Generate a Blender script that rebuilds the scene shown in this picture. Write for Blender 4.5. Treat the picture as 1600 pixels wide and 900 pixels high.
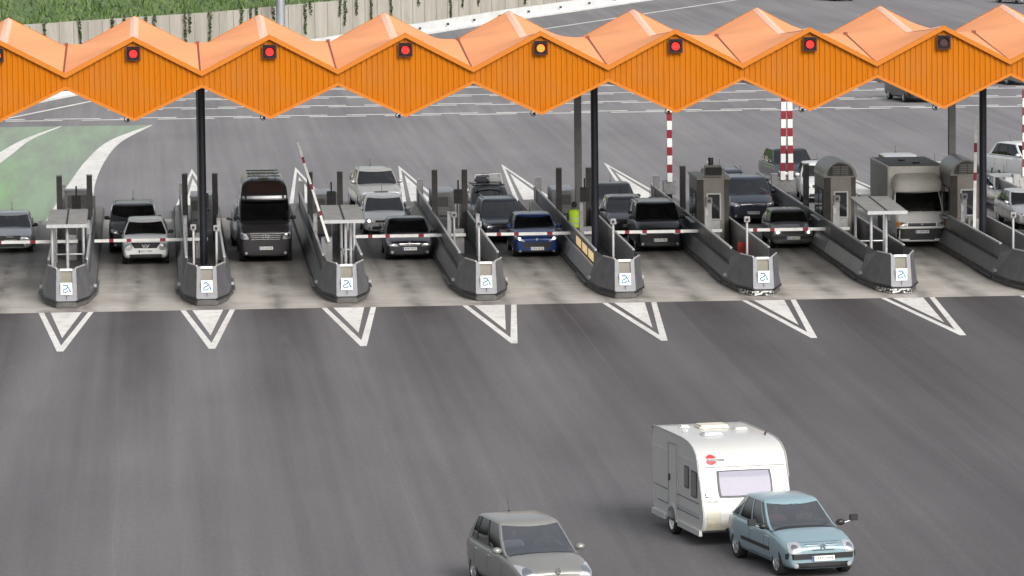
import bpy, bmesh, math, random
from mathutils import Vector, Matrix
from mathutils.bvhtree import BVHTree
R = math.radians
random.seed(7)
for o in list(bpy.data.objects): bpy.data.objects.remove(o)
S = bpy.context.scene
COL = S.collection
# ---------------------------------------------------------------- camera
YAW, PIT, ROL = 0.0696, 0.0992, -0.0104
fw = Vector((math.sin(YAW)*math.cos(PIT), math.cos(YAW)*math.cos(PIT), -math.sin(PIT)))
rt = Vector((math.cos(YAW), -math.sin(YAW), 0)); up = rt.cross(fw)
r2 = rt*math.cos(ROL)+up*math.sin(ROL); u2 = -rt*math.sin(ROL)+up*math.cos(ROL)
cd = bpy.data.cameras.new('camera'); cam = bpy.data.objects.new('camera', cd); COL.objects.link(cam)
m = Matrix((r2, u2, -fw)).transposed().to_4x4(); m.translation = Vector((7.8025, -159.808, 17.702))
cam.matrix_world = m
cd.sensor_width = 36; cd.lens = 180; cd.clip_start = 1; cd.clip_end = 5000
S.camera = cam
S.render.resolution_x, S.render.resolution_y = 1024, 576
# ---------------------------------------------------------------- light: bright overcast
SUN_EL, SUN_AZ = 33, 158          # azimuth clockwise from +Y: light falls from the right and behind the camera
W = bpy.data.worlds.new('World'); S.world = W; W.use_nodes = True
nt = W.node_tree; bg = nt.nodes['Background']
sky = nt.nodes.new('ShaderNodeTexSky'); sky.sky_type = 'NISHITA'; sky.sun_disc = False
sky.sun_elevation = R(SUN_EL); sky.sun_rotation = R(SUN_AZ); sky.air_density = 1.0; sky.dust_density = 6; sky.ozone_density = 1.0
hsv = nt.nodes.new('ShaderNodeHueSaturation'); hsv.inputs['Saturation'].default_value = 0.28
nt.links.new(sky.outputs[0], hsv.inputs['Color']); nt.links.new(hsv.outputs[0], bg.inputs[0])
bg.inputs[1].default_value = 0.15
sl = bpy.data.lights.new('sun', 'SUN'); so = bpy.data.objects.new('sun', sl); COL.objects.link(so)
sl.energy = 1.1; sl.angle = R(20); sl.color = (1, .965, .92)
sd = Vector((math.sin(R(SUN_AZ))*math.cos(R(SUN_EL)), math.cos(R(SUN_AZ))*math.cos(R(SUN_EL)), math.sin(R(SUN_EL))))
so.rotation_euler = sd.to_track_quat('Z', 'Y').to_euler()
S.view_settings.view_transform = 'Standard'; S.view_settings.look = 'None'
S.view_settings.gamma = 1; S.view_settings.exposure = 0.36; S.view_settings.use_curve_mapping = False

P = 4.75                            # island pitch along X; Y runs away along the lanes
# ---------------------------------------------------------------- materials
def newmat(name):
    m = bpy.data.materials.new(name); m.use_nodes = True
    n = m.node_tree; return m, n, n.nodes['Principled BSDF']
def nd(n, t, **k):
    x = n.nodes.new(t)
    for a, b in k.items():
        if a in x.inputs: x.inputs[a].default_value = b
        else: setattr(x, a, b)
    return x
def mapped(n, scale, rot=(0,0,0), obj=True):
    tc = nd(n, 'ShaderNodeTexCoord'); mp = nd(n, 'ShaderNodeMapping')
    mp.inputs['Scale'].default_value = scale; mp.inputs['Rotation'].default_value = rot
    n.links.new(tc.outputs['Object'], mp.inputs['Vector']); return mp
def noise(n, vec, scale, detail=4, rough=.55):
    t = nd(n, 'ShaderNodeTexNoise'); t.inputs['Scale'].default_value = scale
    t.inputs['Detail'].default_value = detail; t.inputs['Roughness'].default_value = rough
    n.links.new(vec.outputs[0], t.inputs['Vector']); return t
def ramp(n, src, a, b, va=0.0, vb=1.0):
    r = nd(n, 'ShaderNodeMapRange'); r.inputs[1].default_value = a; r.inputs[2].default_value = b
    r.inputs[3].default_value = va; r.inputs[4].default_value = vb
    n.links.new(src, r.inputs[0]); return r.outputs[0]
def mathn(n, op, a, b=None):
    x = nd(n, 'ShaderNodeMath', operation=op)
    for i, v in enumerate((a, b)):
        if v is None: continue
        if isinstance(v, (int, float)): x.inputs[i].default_value = v
        else: n.links.new(v, x.inputs[i])
    return x.outputs[0]
def mix(n, f, a, b, mode='MIX'):
    x = nd(n, 'ShaderNodeMix', data_type='RGBA', blend_type=mode)
    for i, v in ((0, f), (6, a), (7, b)):
        if isinstance(v, (int, float)): x.inputs[i].default_value = v
        elif isinstance(v, tuple): x.inputs[i].default_value = v if len(v) == 4 else v+(1,)
        else: n.links.new(v, x.inputs[i])
    return x.outputs[2]
_mc = {}
def mat(name, col, rough=.5, metal=0, var=.12, scale=3, dirt=0, coat=0, emit=0, bump=0):
    if name in _mc: return _mc[name]
    m, n, b = newmat(name)
    mp = mapped(n, (1,1,1)); t = noise(n, mp, scale)
    k = ramp(n, t.outputs[0], .25, .75, 1-var, 1+var)
    c = mix(n, 1.0, tuple(col), (1,1,1), 'MULTIPLY')
    mm = nd(n, 'ShaderNodeMix', data_type='RGBA', blend_type='MULTIPLY'); mm.inputs[0].default_value = 1
    mm.inputs[6].default_value = tuple(col)+(1,); cb = nd(n, 'ShaderNodeCombineColor')
    for i in range(3): n.links.new(k, cb.inputs[i])
    n.links.new(cb.outputs[0], mm.inputs[7]); out = mm.outputs[2]
    if dirt:
        t2 = noise(n, mp, scale*2.3, 6, .7); out = mix(n, ramp(n, t2.outputs[0], .5, .8, 0, dirt), out, (.09,.08,.07))
    n.links.new(out, b.inputs['Base Color'])
    b.inputs['Roughness'].default_value = rough; b.inputs['Metallic'].default_value = metal
    if coat: b.inputs['Coat Weight'].default_value = coat; b.inputs['Coat Roughness'].default_value = .05
    if emit: b.inputs['Emission Color'].default_value = tuple(col)+(1,); b.inputs['Emission Strength'].default_value = emit
    if bump:
        bp = nd(n, 'ShaderNodeBump'); bp.inputs['Strength'].default_value = bump; bp.inputs['Distance'].default_value = .02
        n.links.new(t.outputs[0], bp.inputs['Height']); n.links.new(bp.outputs[0], b.inputs['Normal'])
    _mc[name] = m; return m
def paint(name, col, metal=.35, rough=.28):
    if 'paint_'+name in _mc: return _mc['paint_'+name]
    m = mat('paint_'+name, col, rough, metal, var=.05, scale=1.2, coat=.45, dirt=.14)
    n = m.node_tree; b = n.nodes['Principled BSDF']; out = n.nodes['Material Output']       # sheet metal: paint outside, dark cloth lining inside
    ge = nd(n, 'ShaderNodeNewGeometry'); df = nd(n, 'ShaderNodeBsdfDiffuse'); df.inputs[0].default_value = (.05,.05,.055,1); mx = nd(n, 'ShaderNodeMixShader')
    n.links.new(ge.outputs['Backfacing'], mx.inputs[0]); n.links.new(b.outputs[0], mx.inputs[1]); n.links.new(df.outputs[0], mx.inputs[2]); n.links.new(mx.outputs[0], out.inputs[0])
    return m
def glassmat(name, tint, rough=.03, base=0.0):
    if name in _mc: return _mc[name]
    m, n, b = newmat(name); n.nodes.remove(b)
    out = n.nodes['Material Output']; tr = nd(n, 'ShaderNodeBsdfTransparent'); gl = nd(n, 'ShaderNodeBsdfGlossy')
    tr.inputs[0].default_value = tint+(1,); gl.inputs['Roughness'].default_value = rough; gl.inputs[0].default_value = (.97,.98,1,1)
    fr = nd(n, 'ShaderNodeFresnel'); fr.inputs[0].default_value = 1.6
    mp = mapped(n, (1,1,1)); t = noise(n, mp, 1.5, 2); f = mathn(n, 'MULTIPLY', fr.outputs[0], ramp(n, t.outputs[0], .3, .7, .9, 1.25)); f = mathn(n, 'ADD', f, base)
    mx = nd(n, 'ShaderNodeMixShader'); n.links.new(f, mx.inputs[0]); n.links.new(tr.outputs[0], mx.inputs[1]); n.links.new(gl.outputs[0], mx.inputs[2])
    n.links.new(mx.outputs[0], out.inputs[0]); _mc[name] = m; return m
GLASS = glassmat('car_glass', (.20,.22,.22), base=.06); GLASS_DARK = glassmat('car_glass_dark', (.05,.055,.06)); GLASS_CLEAR = glassmat('car_glass_clear', (.40,.42,.45), .06, base=.32)
BLACK = mat('black_plastic', (.016,.016,.018), .45); RUBBER = mat('tyre_rubber', (.018,.018,.018), .85, dirt=.2)
CHROME = mat('chrome', (.75,.75,.77), .15, 1, var=.03); ALLOY = mat('alloy', (.50,.51,.53), .35, .8)
INTER = mat('interior_cloth', (.035,.035,.04), .9); LENS = mat('lamp_lens', (.50,.52,.55), .15, .35, coat=1, var=.15, scale=9)
LENS_A = mat('indicator_lens', (.75,.28,.03), .15, coat=1)
LAMP_ON = mat('lamp_lit', (1,.95,.82), .3, emit=2.2); WHITE = mat('white_plate', (.78,.78,.76), .5, var=.04)
INK = mat('ink_black', (.02,.02,.025), .6); EUBLUE = mat('plate_blue', (.02,.06,.35), .5)
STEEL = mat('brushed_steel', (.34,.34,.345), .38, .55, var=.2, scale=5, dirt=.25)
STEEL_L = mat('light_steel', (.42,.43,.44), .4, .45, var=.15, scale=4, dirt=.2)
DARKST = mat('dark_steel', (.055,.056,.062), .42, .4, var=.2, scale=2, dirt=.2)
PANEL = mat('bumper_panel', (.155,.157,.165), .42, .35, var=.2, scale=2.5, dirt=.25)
RAILM = mat('handrail_steel', (.5,.5,.5), .4, .4, dirt=.15)
CONC_D = mat('island_concrete', (.13,.127,.12), .9, var=.3, scale=2, dirt=.3, bump=.3)
KERB = mat('kerb_concrete', (.10,.098,.093), .9, var=.4, scale=3, dirt=.3, bump=.3)
RED = mat('red_paint', (.25,.007,.02), .5, dirt=.1); WHITEP = mat('barrier_white', (.82,.82,.80), .5, dirt=.15)
SKIN = mat('skin', (.24,.155,.115), .6); HAIR = mat('hair_dark', (.03,.022,.018), .7)

# ground materials -----------------------------------------------------------
def asphalt():
    m, n, b = newmat('asphalt')
    sep = nd(n, 'ShaderNodeSeparateXYZ'); tc = nd(n, 'ShaderNodeTexCoord'); n.links.new(tc.outputs['Object'], sep.inputs[0])
    X, Y = sep.outputs[0], sep.outputs[1]
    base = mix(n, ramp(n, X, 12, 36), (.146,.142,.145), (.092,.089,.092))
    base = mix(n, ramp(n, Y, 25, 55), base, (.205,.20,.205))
    # long faint wheel streaks, drawn out along the lanes
    s1 = noise(n, mapped(n, (.42,.012,1)), 1.0, 5, .6); s2 = noise(n, mapped(n, (1.9,.02,1), (0,0,.02)), 1.0, 4, .6)
    base = mix(n, 1.0, base, mix(n, ramp(n, s1.outputs[0], .3, .7), (.84,.84,.845), (1.10,1.10,1.10)), 'MULTIPLY')
    base = mix(n, 1.0, base, mix(n, ramp(n, s2.outputs[0], .3, .75), (.86,.86,.865), (1.10,1.10,1.10)), 'MULTIPLY')
    # rubber laid by cars pulling off, one band per lane, dying out down the plaza
    ph = mathn(n, 'FRACT', mathn(n, 'ADD', mathn(n, 'DIVIDE', X, P), 100.5))
    d = mathn(n, 'ABSOLUTE', mathn(n, 'SUBTRACT', ph, 0.0)); d = mathn(n, 'MINIMUM', d, mathn(n, 'SUBTRACT', 1.0, ph))
    band = ramp(n, d, .05, .36, 1, 0); fade = mathn(n, 'MULTIPLY', ramp(n, Y, -26, 10, 0, 1), ramp(n, Y, 12.5, 12, 0, 1))
    wob = noise(n, mapped(n, (.3,.05,1)), 1.3, 3)
    f = mathn(n, 'MULTIPLY', mathn(n, 'MULTIPLY', band, fade), ramp(n, wob.outputs[0], .3, .7, .45, 1.0))
    base = mix(n, f, base, (.040,.036,.038))
    tr = ramp(n, mathn(n, 'ABSOLUTE', mathn(n, 'SUBTRACT', d, .165)), 0, .05, 1, 0)
    f = mathn(n, 'MULTIPLY', mathn(n, 'MULTIPLY', tr, ramp(n, Y, -45, 8, 0, .45)), mathn(n, 'MULTIPLY', ramp(n, Y, 12.5, 12, 0, 1), ramp(n, s2.outputs[0], .35, .6, .2, 1)))
    base = mix(n, f, base, (.045,.042,.043))
    sm = mathn(n, 'FRACT', mathn(n, 'ADD', mathn(n, 'DIVIDE', mathn(n, 'ADD', X, mathn(n, 'MULTIPLY', noise(n, mapped(n, (.1,.03,1)), 1.0, 1).outputs[0], 1.2)), 7.3), 50.0))
    base = mix(n, mathn(n, 'MULTIPLY', ramp(n, sm, 0, .006, .25, 0), ramp(n, s2.outputs[0], .4, .6, .2, 1)), base, (.25,.245,.24))
    # patches + fine grain + specks
    p = noise(n, mapped(n, (.16,.05,1)), 1.0, 3); base = mix(n, 1.0, base, mix(n, ramp(n, p.outputs[0], .35, .65), (.9,.89,.9), (1.08,1.08,1.08)), 'MULTIPLY')
    g = noise(n, mapped(n, (9,3,1)), 1.0, 8, .9); base = mix(n, 1.0, base, mix(n, ramp(n, g.outputs[0], .3, .7), (.78,.78,.78), (1.2,1.2,1.2)), 'MULTIPLY')
    # thin pale scratches / seams
    wv = nd(n, 'ShaderNodeTexNoise'); wv.inputs['Scale'].default_value = 1; wv.inputs['Detail'].default_value = 1
    n.links.new(mapped(n, (.24,.006,1), (0,0,.012)).outputs[0], wv.inputs['Vector'])
    ln = mathn(n, 'ABSOLUTE', mathn(n, 'SUBTRACT', wv.outputs[0], .52)); base = mix(n, ramp(n, ln, 0, .003, .08, 0), base, (.24,.235,.23))
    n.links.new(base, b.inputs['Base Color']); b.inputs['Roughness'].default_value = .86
    b.inputs['Specular IOR Level'].default_value = .3
    bp = nd(n, 'ShaderNodeBump'); bp.inputs['Strength'].default_value = .25; bp.inputs['Distance'].default_value = .02
    n.links.new(g.outputs[0], bp.inputs['Height']); n.links.new(bp.outputs[0], b.inputs['Normal'])
    return m
def tollconc():
    m, n, b = newmat('toll_concrete')
    sep = nd(n, 'ShaderNodeSeparateXYZ'); tc = nd(n, 'ShaderNodeTexCoord'); n.links.new(tc.outputs['Object'], sep.inputs[0])
    X, Y = sep.outputs[0], sep.outputs[1]
    c1 = noise(n, mapped(n, (.5,.35,1)), 1.0, 5, .6); base = mix(n, ramp(n, c1.outputs[0], .3, .7), (.32,.303,.28), (.47,.45,.415))
    t = noise(n, mapped(n, (.35,6,1)), 1.0, 4, .65); base = mix(n, 1.0, base, mix(n, ramp(n, t.outputs[0], .3, .7), (.80,.79,.78), (1.12,1.12,1.12)), 'MULTIPLY')
    t2 = noise(n, mapped(n, (5,.25,1)), 1.0, 4, .6)
    ph = mathn(n, 'FRACT', mathn(n, 'ADD', mathn(n, 'DIVIDE', X, P), 100.5))
    d = mathn(n, 'MINIMUM', ph, mathn(n, 'SUBTRACT', 1.0, ph))
    oil = ramp(n, d, .0, .12, 1, 0); w = noise(n, mapped(n, (1.2,.35,1)), 1.0, 4)
    f = mathn(n, 'MULTIPLY', mathn(n, 'MULTIPLY', oil, ramp(n, w.outputs[0], .3, .65, .1, 1)), ramp(n, Y, 9, 24, .55, .9))
    base = mix(n, f, base, (.032,.03,.029))
    # wheel tracks where cars stop
    tr = ramp(n, mathn(n, 'ABSOLUTE', mathn(n, 'SUBTRACT', d, .16)), 0, .09, 1, 0)
    f2 = mathn(n, 'MULTIPLY', mathn(n, 'MULTIPLY', tr, ramp(n, Y, 17, 27, 0, .85)), ramp(n, t2.outputs[0], .3, .65, .4, 1))
    base = mix(n, f2, base, (.05,.048,.047))
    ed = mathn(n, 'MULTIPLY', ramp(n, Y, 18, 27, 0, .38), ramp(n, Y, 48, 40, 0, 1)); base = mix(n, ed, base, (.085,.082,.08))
    near = mathn(n, 'MULTIPLY', ramp(n, d, .27, .36, 0, 1), ramp(n, w.outputs[0], .35, .6, .1, .75)); base = mix(n, near, base, (.09,.075,.065))
    jt = mathn(n, 'FRACT', mathn(n, 'DIVIDE', Y, 4.6)); base = mix(n, ramp(n, jt, 0, .012, .7, 0), base, (.06,.055,.05))
    g = noise(n, mapped(n, (16,8,1)), 1.0, 5, .7); base = mix(n, 1.0, base, mix(n, ramp(n, g.outputs[0], .3, .7), (.88,.88,.88), (1.1,1.1,1.1)), 'MULTIPLY')
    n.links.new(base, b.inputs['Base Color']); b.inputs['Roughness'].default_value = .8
    return m
def roadpaint(name, col, wear=.35, sc=(2,.8,1), soft=(.50,.66)):
    m, n, b = newmat(name); t = noise(n, mapped(n, sc), 1.5, 6, .7)
    c = mix(n, ramp(n, t.outputs[0], soft[0], soft[1], 0, wear), tuple(col), (.16,.155,.15))
    t2 = noise(n, mapped(n, (.5,.12,1)), 1, 3); c = mix(n, ramp(n, t2.outputs[0], .4, .7, 0, .3), c, (.3,.29,.28))
    n.links.new(c, b.inputs['Base Color']); b.inputs['Roughness'].default_value = .7; return m
ROADW = roadpaint('road_white', (.72,.71,.68)); 
def greenpaint():
    m, n, b = newmat('road_green'); t = noise(n, mapped(n, (.7,.05,1)), 1.2, 5, .7); g = noise(n, mapped(n, (4,1.5,1)), 1.2, 5, .7)
    sep = nd(n, 'ShaderNodeSeparateXYZ'); tc = nd(n, 'ShaderNodeTexCoord'); n.links.new(tc.outputs['Object'], sep.inputs[0])
    c = mix(n, mathn(n, 'MULTIPLY', ramp(n, sep.outputs[0], 2.6, .6), ramp(n, sep.outputs[1], 88, 62)), (.25,.345,.235), (.22,.44,.15))
    c = mix(n, ramp(n, t.outputs[0], .38, .66, 0, .75), c, (.20,.205,.195)); c = mix(n, ramp(n, g.outputs[0], .45, .7, 0, .3), c, (.24,.25,.23))
    n.links.new(c, b.inputs['Base Color']); b.inputs['Roughness'].default_value = .8; return m
GREENP = greenpaint()

# ---------------------------------------------------------------- mesh builder
class MB:
    def __init__(s): s.v = []; s.f = []; s.m = []
    def add(s, vs, fs, mi=0):
        k = len(s.v); s.v += [tuple(v) for v in vs]
        for f in fs: s.f.append([k+i for i in f]); s.m.append(mi)
        return s
    def box(s, x0, x1, y0, y1, z0, z1, mi=0):
        return s.add([(x0,y0,z0),(x1,y0,z0),(x1,y1,z0),(x0,y1,z0),(x0,y0,z1),(x1,y0,z1),(x1,y1,z1),(x0,y1,z1)],
              [(0,3,2,1),(4,5,6,7),(0,1,5,4),(1,2,6,5),(2,3,7,6),(3,0,4,7)], mi)
    def hexa(s, b4, t4, mi=0):      # arbitrary 8-corner solid
        return s.add(list(b4)+list(t4), [(0,3,2,1),(4,5,6,7),(0,1,5,4),(1,2,6,5),(2,3,7,6),(3,0,4,7)], mi)
    def cyl(s, p0, p1, r, n=12, r1=None, mi=0):
        p0, p1 = Vector(p0), Vector(p1); d = (p1-p0).normalized(); a = d.orthogonal().normalized(); c = d.cross(a)
        r1 = r if r1 is None else r1; vs = []
        for p, rr in ((p0, r), (p1, r1)):
            for i in range(n):
                t = 2*math.pi*i/n; vs.append(p+a*math.cos(t)*rr+c*math.sin(t)*rr)
        fs = [(i, (i+1) % n, n+(i+1) % n, n+i) for i in range(n)]+[tuple(range(n))[::-1], tuple(range(n, 2*n))]
        return s.add(vs, fs, mi)
    def tube(s, pts, r, n=8, mi=0):
        for a, b in zip(pts[:-1], pts[1:]): s.cyl(a, b, r, n, mi=mi)
        return s
    def loft(s, rings, close=True, caps=True, mi=0):
        n = len(rings[0]); vs = [v for r in rings for v in r]; fs = []
        for k in range(len(rings)-1):
            for i in range(n if close else n-1):
                j = (i+1) % n; fs.append((k*n+i, k*n+j, (k+1)*n+j, (k+1)*n+i))
        if caps: fs += [tuple(range(n))[::-1], tuple((len(rings)-1)*n+i for i in range(n))]
        return s.add(vs, fs, mi)
    def prism(s, poly, axis, a, b, mi=0):       # poly 2D extruded along axis 0/1/2
        def pt(p, t): return [(t,p[0],p[1]), (p[0],t,p[1]), (p[0],p[1],t)][axis]
        return s.loft([[pt(p, a) for p in poly], [pt(p, b) for p in poly]], mi=mi)
    def sheet(s, poly, z, mi=0): return s.add([(p[0],p[1],z) for p in poly], [tuple(range(len(poly)))], mi)
    def build(s, name, mats, parent=None, smooth=None, bevel=0, loc=None, recalc=True):
        me = bpy.data.meshes.new(name); me.from_pydata(s.v, [], s.f)
        mats = mats if isinstance(mats, (list, tuple)) else [mats]
        for x in mats: me.materials.append(x)
        me.polygons.foreach_set('material_index', s.m)
        if recalc or bevel:
            bm = bmesh.new(); bm.from_mesh(me)
            if recalc: bmesh.ops.recalc_face_normals(bm, faces=bm.faces)
            if bevel:
                es = [e for e in bm.edges if len(e.link_faces) == 2 and e.calc_face_angle(0) > .5]
                bmesh.ops.bevel(bm, geom=es, offset=bevel, segments=2, affect='EDGES', clamp_overlap=True)
            bm.to_mesh(me); bm.free()
        if smooth is not None:
            me.polygons.foreach_set('use_smooth', [True]*len(me.polygons)); me.set_sharp_from_angle(angle=R(smooth))
        me.update(); o = bpy.data.objects.new(name, me); COL.objects.link(o)
        if parent: o.parent = parent
        if loc: o.location = loc
        return o
def tag(o, label=None, cat=None, group=None, kind=None):
    for k, v in (('label', label), ('category', cat), ('group', group), ('kind', kind)):
        if v: o[k] = v
    return o
def empty(name, loc, rz=0, label=None, cat=None, group=None):
    o = bpy.data.objects.new(name, None); COL.objects.link(o); o.location = loc; o.rotation_euler = (0,0,rz)
    o.empty_display_size = .2; return tag(o, label, cat, group)
def text(s, name, size, material, parent, loc, rot=(R(90),0,0), width=None, ext=.002):
    c = bpy.data.curves.new('t', 'FONT'); c.body = s; c.size = size; c.align_x = 'CENTER'; c.align_y = 'CENTER'; c.extrude = ext; c.resolution_u = 3
    t = bpy.data.objects.new('t', c); COL.objects.link(t); bpy.context.view_layer.update()
    me = bpy.data.meshes.new_from_object(t.evaluated_get(bpy.context.evaluated_depsgraph_get()))
    bpy.data.objects.remove(t); me.materials.clear(); me.materials.append(material)
    o = bpy.data.objects.new(name, me); COL.objects.link(o); o.parent = parent; o.location = loc; o.rotation_euler = rot
    if width and me.vertices:
        xs = [v.co.x for v in me.vertices]; w = max(xs)-min(xs); o.scale = (width/w, 1, 1)
    return o
def lerp(a, b, t): return a+(b-a)*t
# ---------------------------------------------------------------- ground sheets
g = MB(); g.sheet([(-900,-400),(1100,-400),(1100,2200),(-900,2200)], 0)
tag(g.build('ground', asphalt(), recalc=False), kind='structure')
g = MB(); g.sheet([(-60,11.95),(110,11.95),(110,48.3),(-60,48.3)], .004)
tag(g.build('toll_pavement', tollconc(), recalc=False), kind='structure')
# green lane and its sweeping white edges
def strip(mb, L_, R_, z):
    for k in range(len(L_)-1): mb.add([(L_[k][0],L_[k][1],z),(R_[k][0],R_[k][1],z),(R_[k+1][0],R_[k+1][1],z),(L_[k+1][0],L_[k+1][1],z)], [(0,1,2,3)])
def curve(pts, n=40):
    out = []
    for k in range(n+1):
        y = lerp(pts[0][1], pts[-1][1], k/n)
        for i in range(len(pts)-1):
            if pts[i][1] <= y <= pts[i+1][1]+1e-6:
                p0, p1, p2, p3 = pts[max(i-1,0)], pts[i], pts[i+1], pts[min(i+2,len(pts)-1)]
                t = (y-p1[1])/(p2[1]-p1[1]); m1 = (p2[0]-p0[0])/(p2[1]-p0[1])*(p2[1]-p1[1]); m2 = (p3[0]-p1[0])/(p3[1]-p1[1])*(p2[1]-p1[1])
                x = (2*t**3-3*t*t+1)*p1[0]+(t**3-2*t*t+t)*m1+(-2*t**3+3*t*t)*p2[0]+(t**3-t*t)*m2; out.append((x,y)); break
    return out
eL = curve([(3.35,48.3),(3.60,56.2),(3.95,66.5),(4.62,82),(5.62,95),(7.62,106)]); eR = curve([(5.38,48.3),(5.25,56),(5.15,66.4),(5.5,81.7),(6.2,94),(7.75,106)])
g = MB(); strip(g, [(-14,y) for x, y in eL], eL, .004); tag(g.build('green_lane', GREENP, recalc=False), kind='structure')
g = MB(); strip(g, eL, eR, .008)
fL = curve([(-2.6,48.3),(-1.6,60),(-.7,74),(.2,86),(1.35,97),(2.92,106)]); fR = curve([(-1.2,48.3),(-.6,60),(.15,74),(.95,86),(1.75,97),(3.05,106)])
strip(g, fL, fR, .008)
def line(mb, a, b, w, z=.008):
    a, b = Vector(a), Vector(b); d = (b-a).normalized(); n_ = Vector((-d.y, d.x))*w/2
    mb.add([(*(a-n_),z),(*(b-n_),z),(*(b+n_),z),(*(a+n_),z)], [(0,1,2,3)])
# approach rumble lines: two rows of 3 m dashes, staggered
for j, yy in enumerate((110.6, 118.6, 126.4, 134.2, 142.2)):
    for r_, off in ((0, 0), (1.15, 2)):
        x = -12+off+(j*1.3) % 4
        while x < 75:
            if not (x < 3.6 and yy > 112): line(g, (x, yy+r_), (x+3, yy+r_), .52)
            x += 4
line(g, (-3, 104.5), (.53,114.5), .3); line(g, (.53,114.5), (5.2,129.5), .3); line(g, (5.2,129.5), (36,203.3), .3); line(g, (36,203.3), (54.1,245), .34); line(g, (54.1,245), (90,322), .36)
# islands' chevrons
for i in range(0, 11):
    x = i*P
    if True:
        for s_ in (-1, 1): g.add([(x+s_*.92,11.9,.008),(x+s_*.74,11.9,.008),(x+s_*.0,1.7,.008),(x,.0,.008),(x+s_*.10,.0,.008)][0:5], [(0,1,2,3,4)] if s_ > 0 else [(4,3,2,1,0)])
        g.sheet([(x-.52,11.9),(x+.52,11.9),(x,3.9)], .008)
    if i >= 2:
        for s_ in (-1, 1): g.add([(x+s_*.95,52,.0085),(x+s_*.76,52,.0085),(x,72.6,.0085),(x,75.3,.0085)], [(0,1,2,3)])
        g.sheet([(x-.55,52),(x+.55,52),(x,69.5)], .0085)
tag(g.build('road_markings', ROADW, recalc=False), kind='structure')
# ---------------------------------------------------------------- toll canopy modules
def cladding(name, col, sc, streak, joints):
    m, n, b = newmat(name); t = noise(n, mapped(n, sc), 1.0, 5, .65); u = noise(n, mapped(n, (.5,.5,.5)), 1.0, 4)
    c = mix(n, ramp(n, t.outputs[0], .35, .7), tuple(x*(1-streak) for x in col), tuple(min(1, x*(1+streak*.5)) for x in col))
    c = mix(n, ramp(n, u.outputs[0], .5, .75, 0, .16), c, (.30,.16,.08))
    sep = nd(n, 'ShaderNodeSeparateXYZ'); tc = nd(n, 'ShaderNodeTexCoord'); n.links.new(tc.outputs['Object'], sep.inputs[0])
    if joints:
        for ax, per, wd in ((1, .62, .05), (0, 2.375, .012)):
            j = mathn(n, 'FRACT', mathn(n, 'ADD', mathn(n, 'DIVIDE', sep.outputs[ax], per), 50.0)); c = mix(n, ramp(n, j, 0, wd, .28, 0), c, (.42,.12,.03))
    n.links.new(c, b.inputs['Base Color']); b.inputs['Roughness'].default_value = .6; b.inputs['Specular IOR Level'].default_value = .15; return m
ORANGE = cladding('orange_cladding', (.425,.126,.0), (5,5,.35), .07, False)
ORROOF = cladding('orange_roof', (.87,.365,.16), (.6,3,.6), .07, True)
TRIM = mat('orange_trim', (.47,.142,.002), .7, var=.06); PALE = mat('pale_ridge', (.86,.50,.36), .6, var=.1)
GUT = mat('gutter_dark', (.22,.05,.02), .6); REDL = mat('red_lamp', (.9,.006,.004), .5, emit=1.0); AMBL = mat('amber_lamp', (1,.17,.012), .5, emit=1.0)
YF, YM, YB = 19.2, 27.1, 35.0; ZV, ZA, ZM = 7.615, 8.865, 8.24; BV, BT, BM_ = 7.12, 5.975, 6.55
def roofz(t, y):        # t 0..1 across a module, y depth
    tri = 1-abs(2*t-1); e = lerp(ZV, ZA, tri); k = abs(y-YM)/(YB-YM); return lerp(ZM, e, k)
def soffz(t, y):
    tri = 1-abs(2*t-1); e = lerp(BV, BT, tri); k = abs(y-YM)/(YB-YM); return lerp(BM_, e, k)
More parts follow.
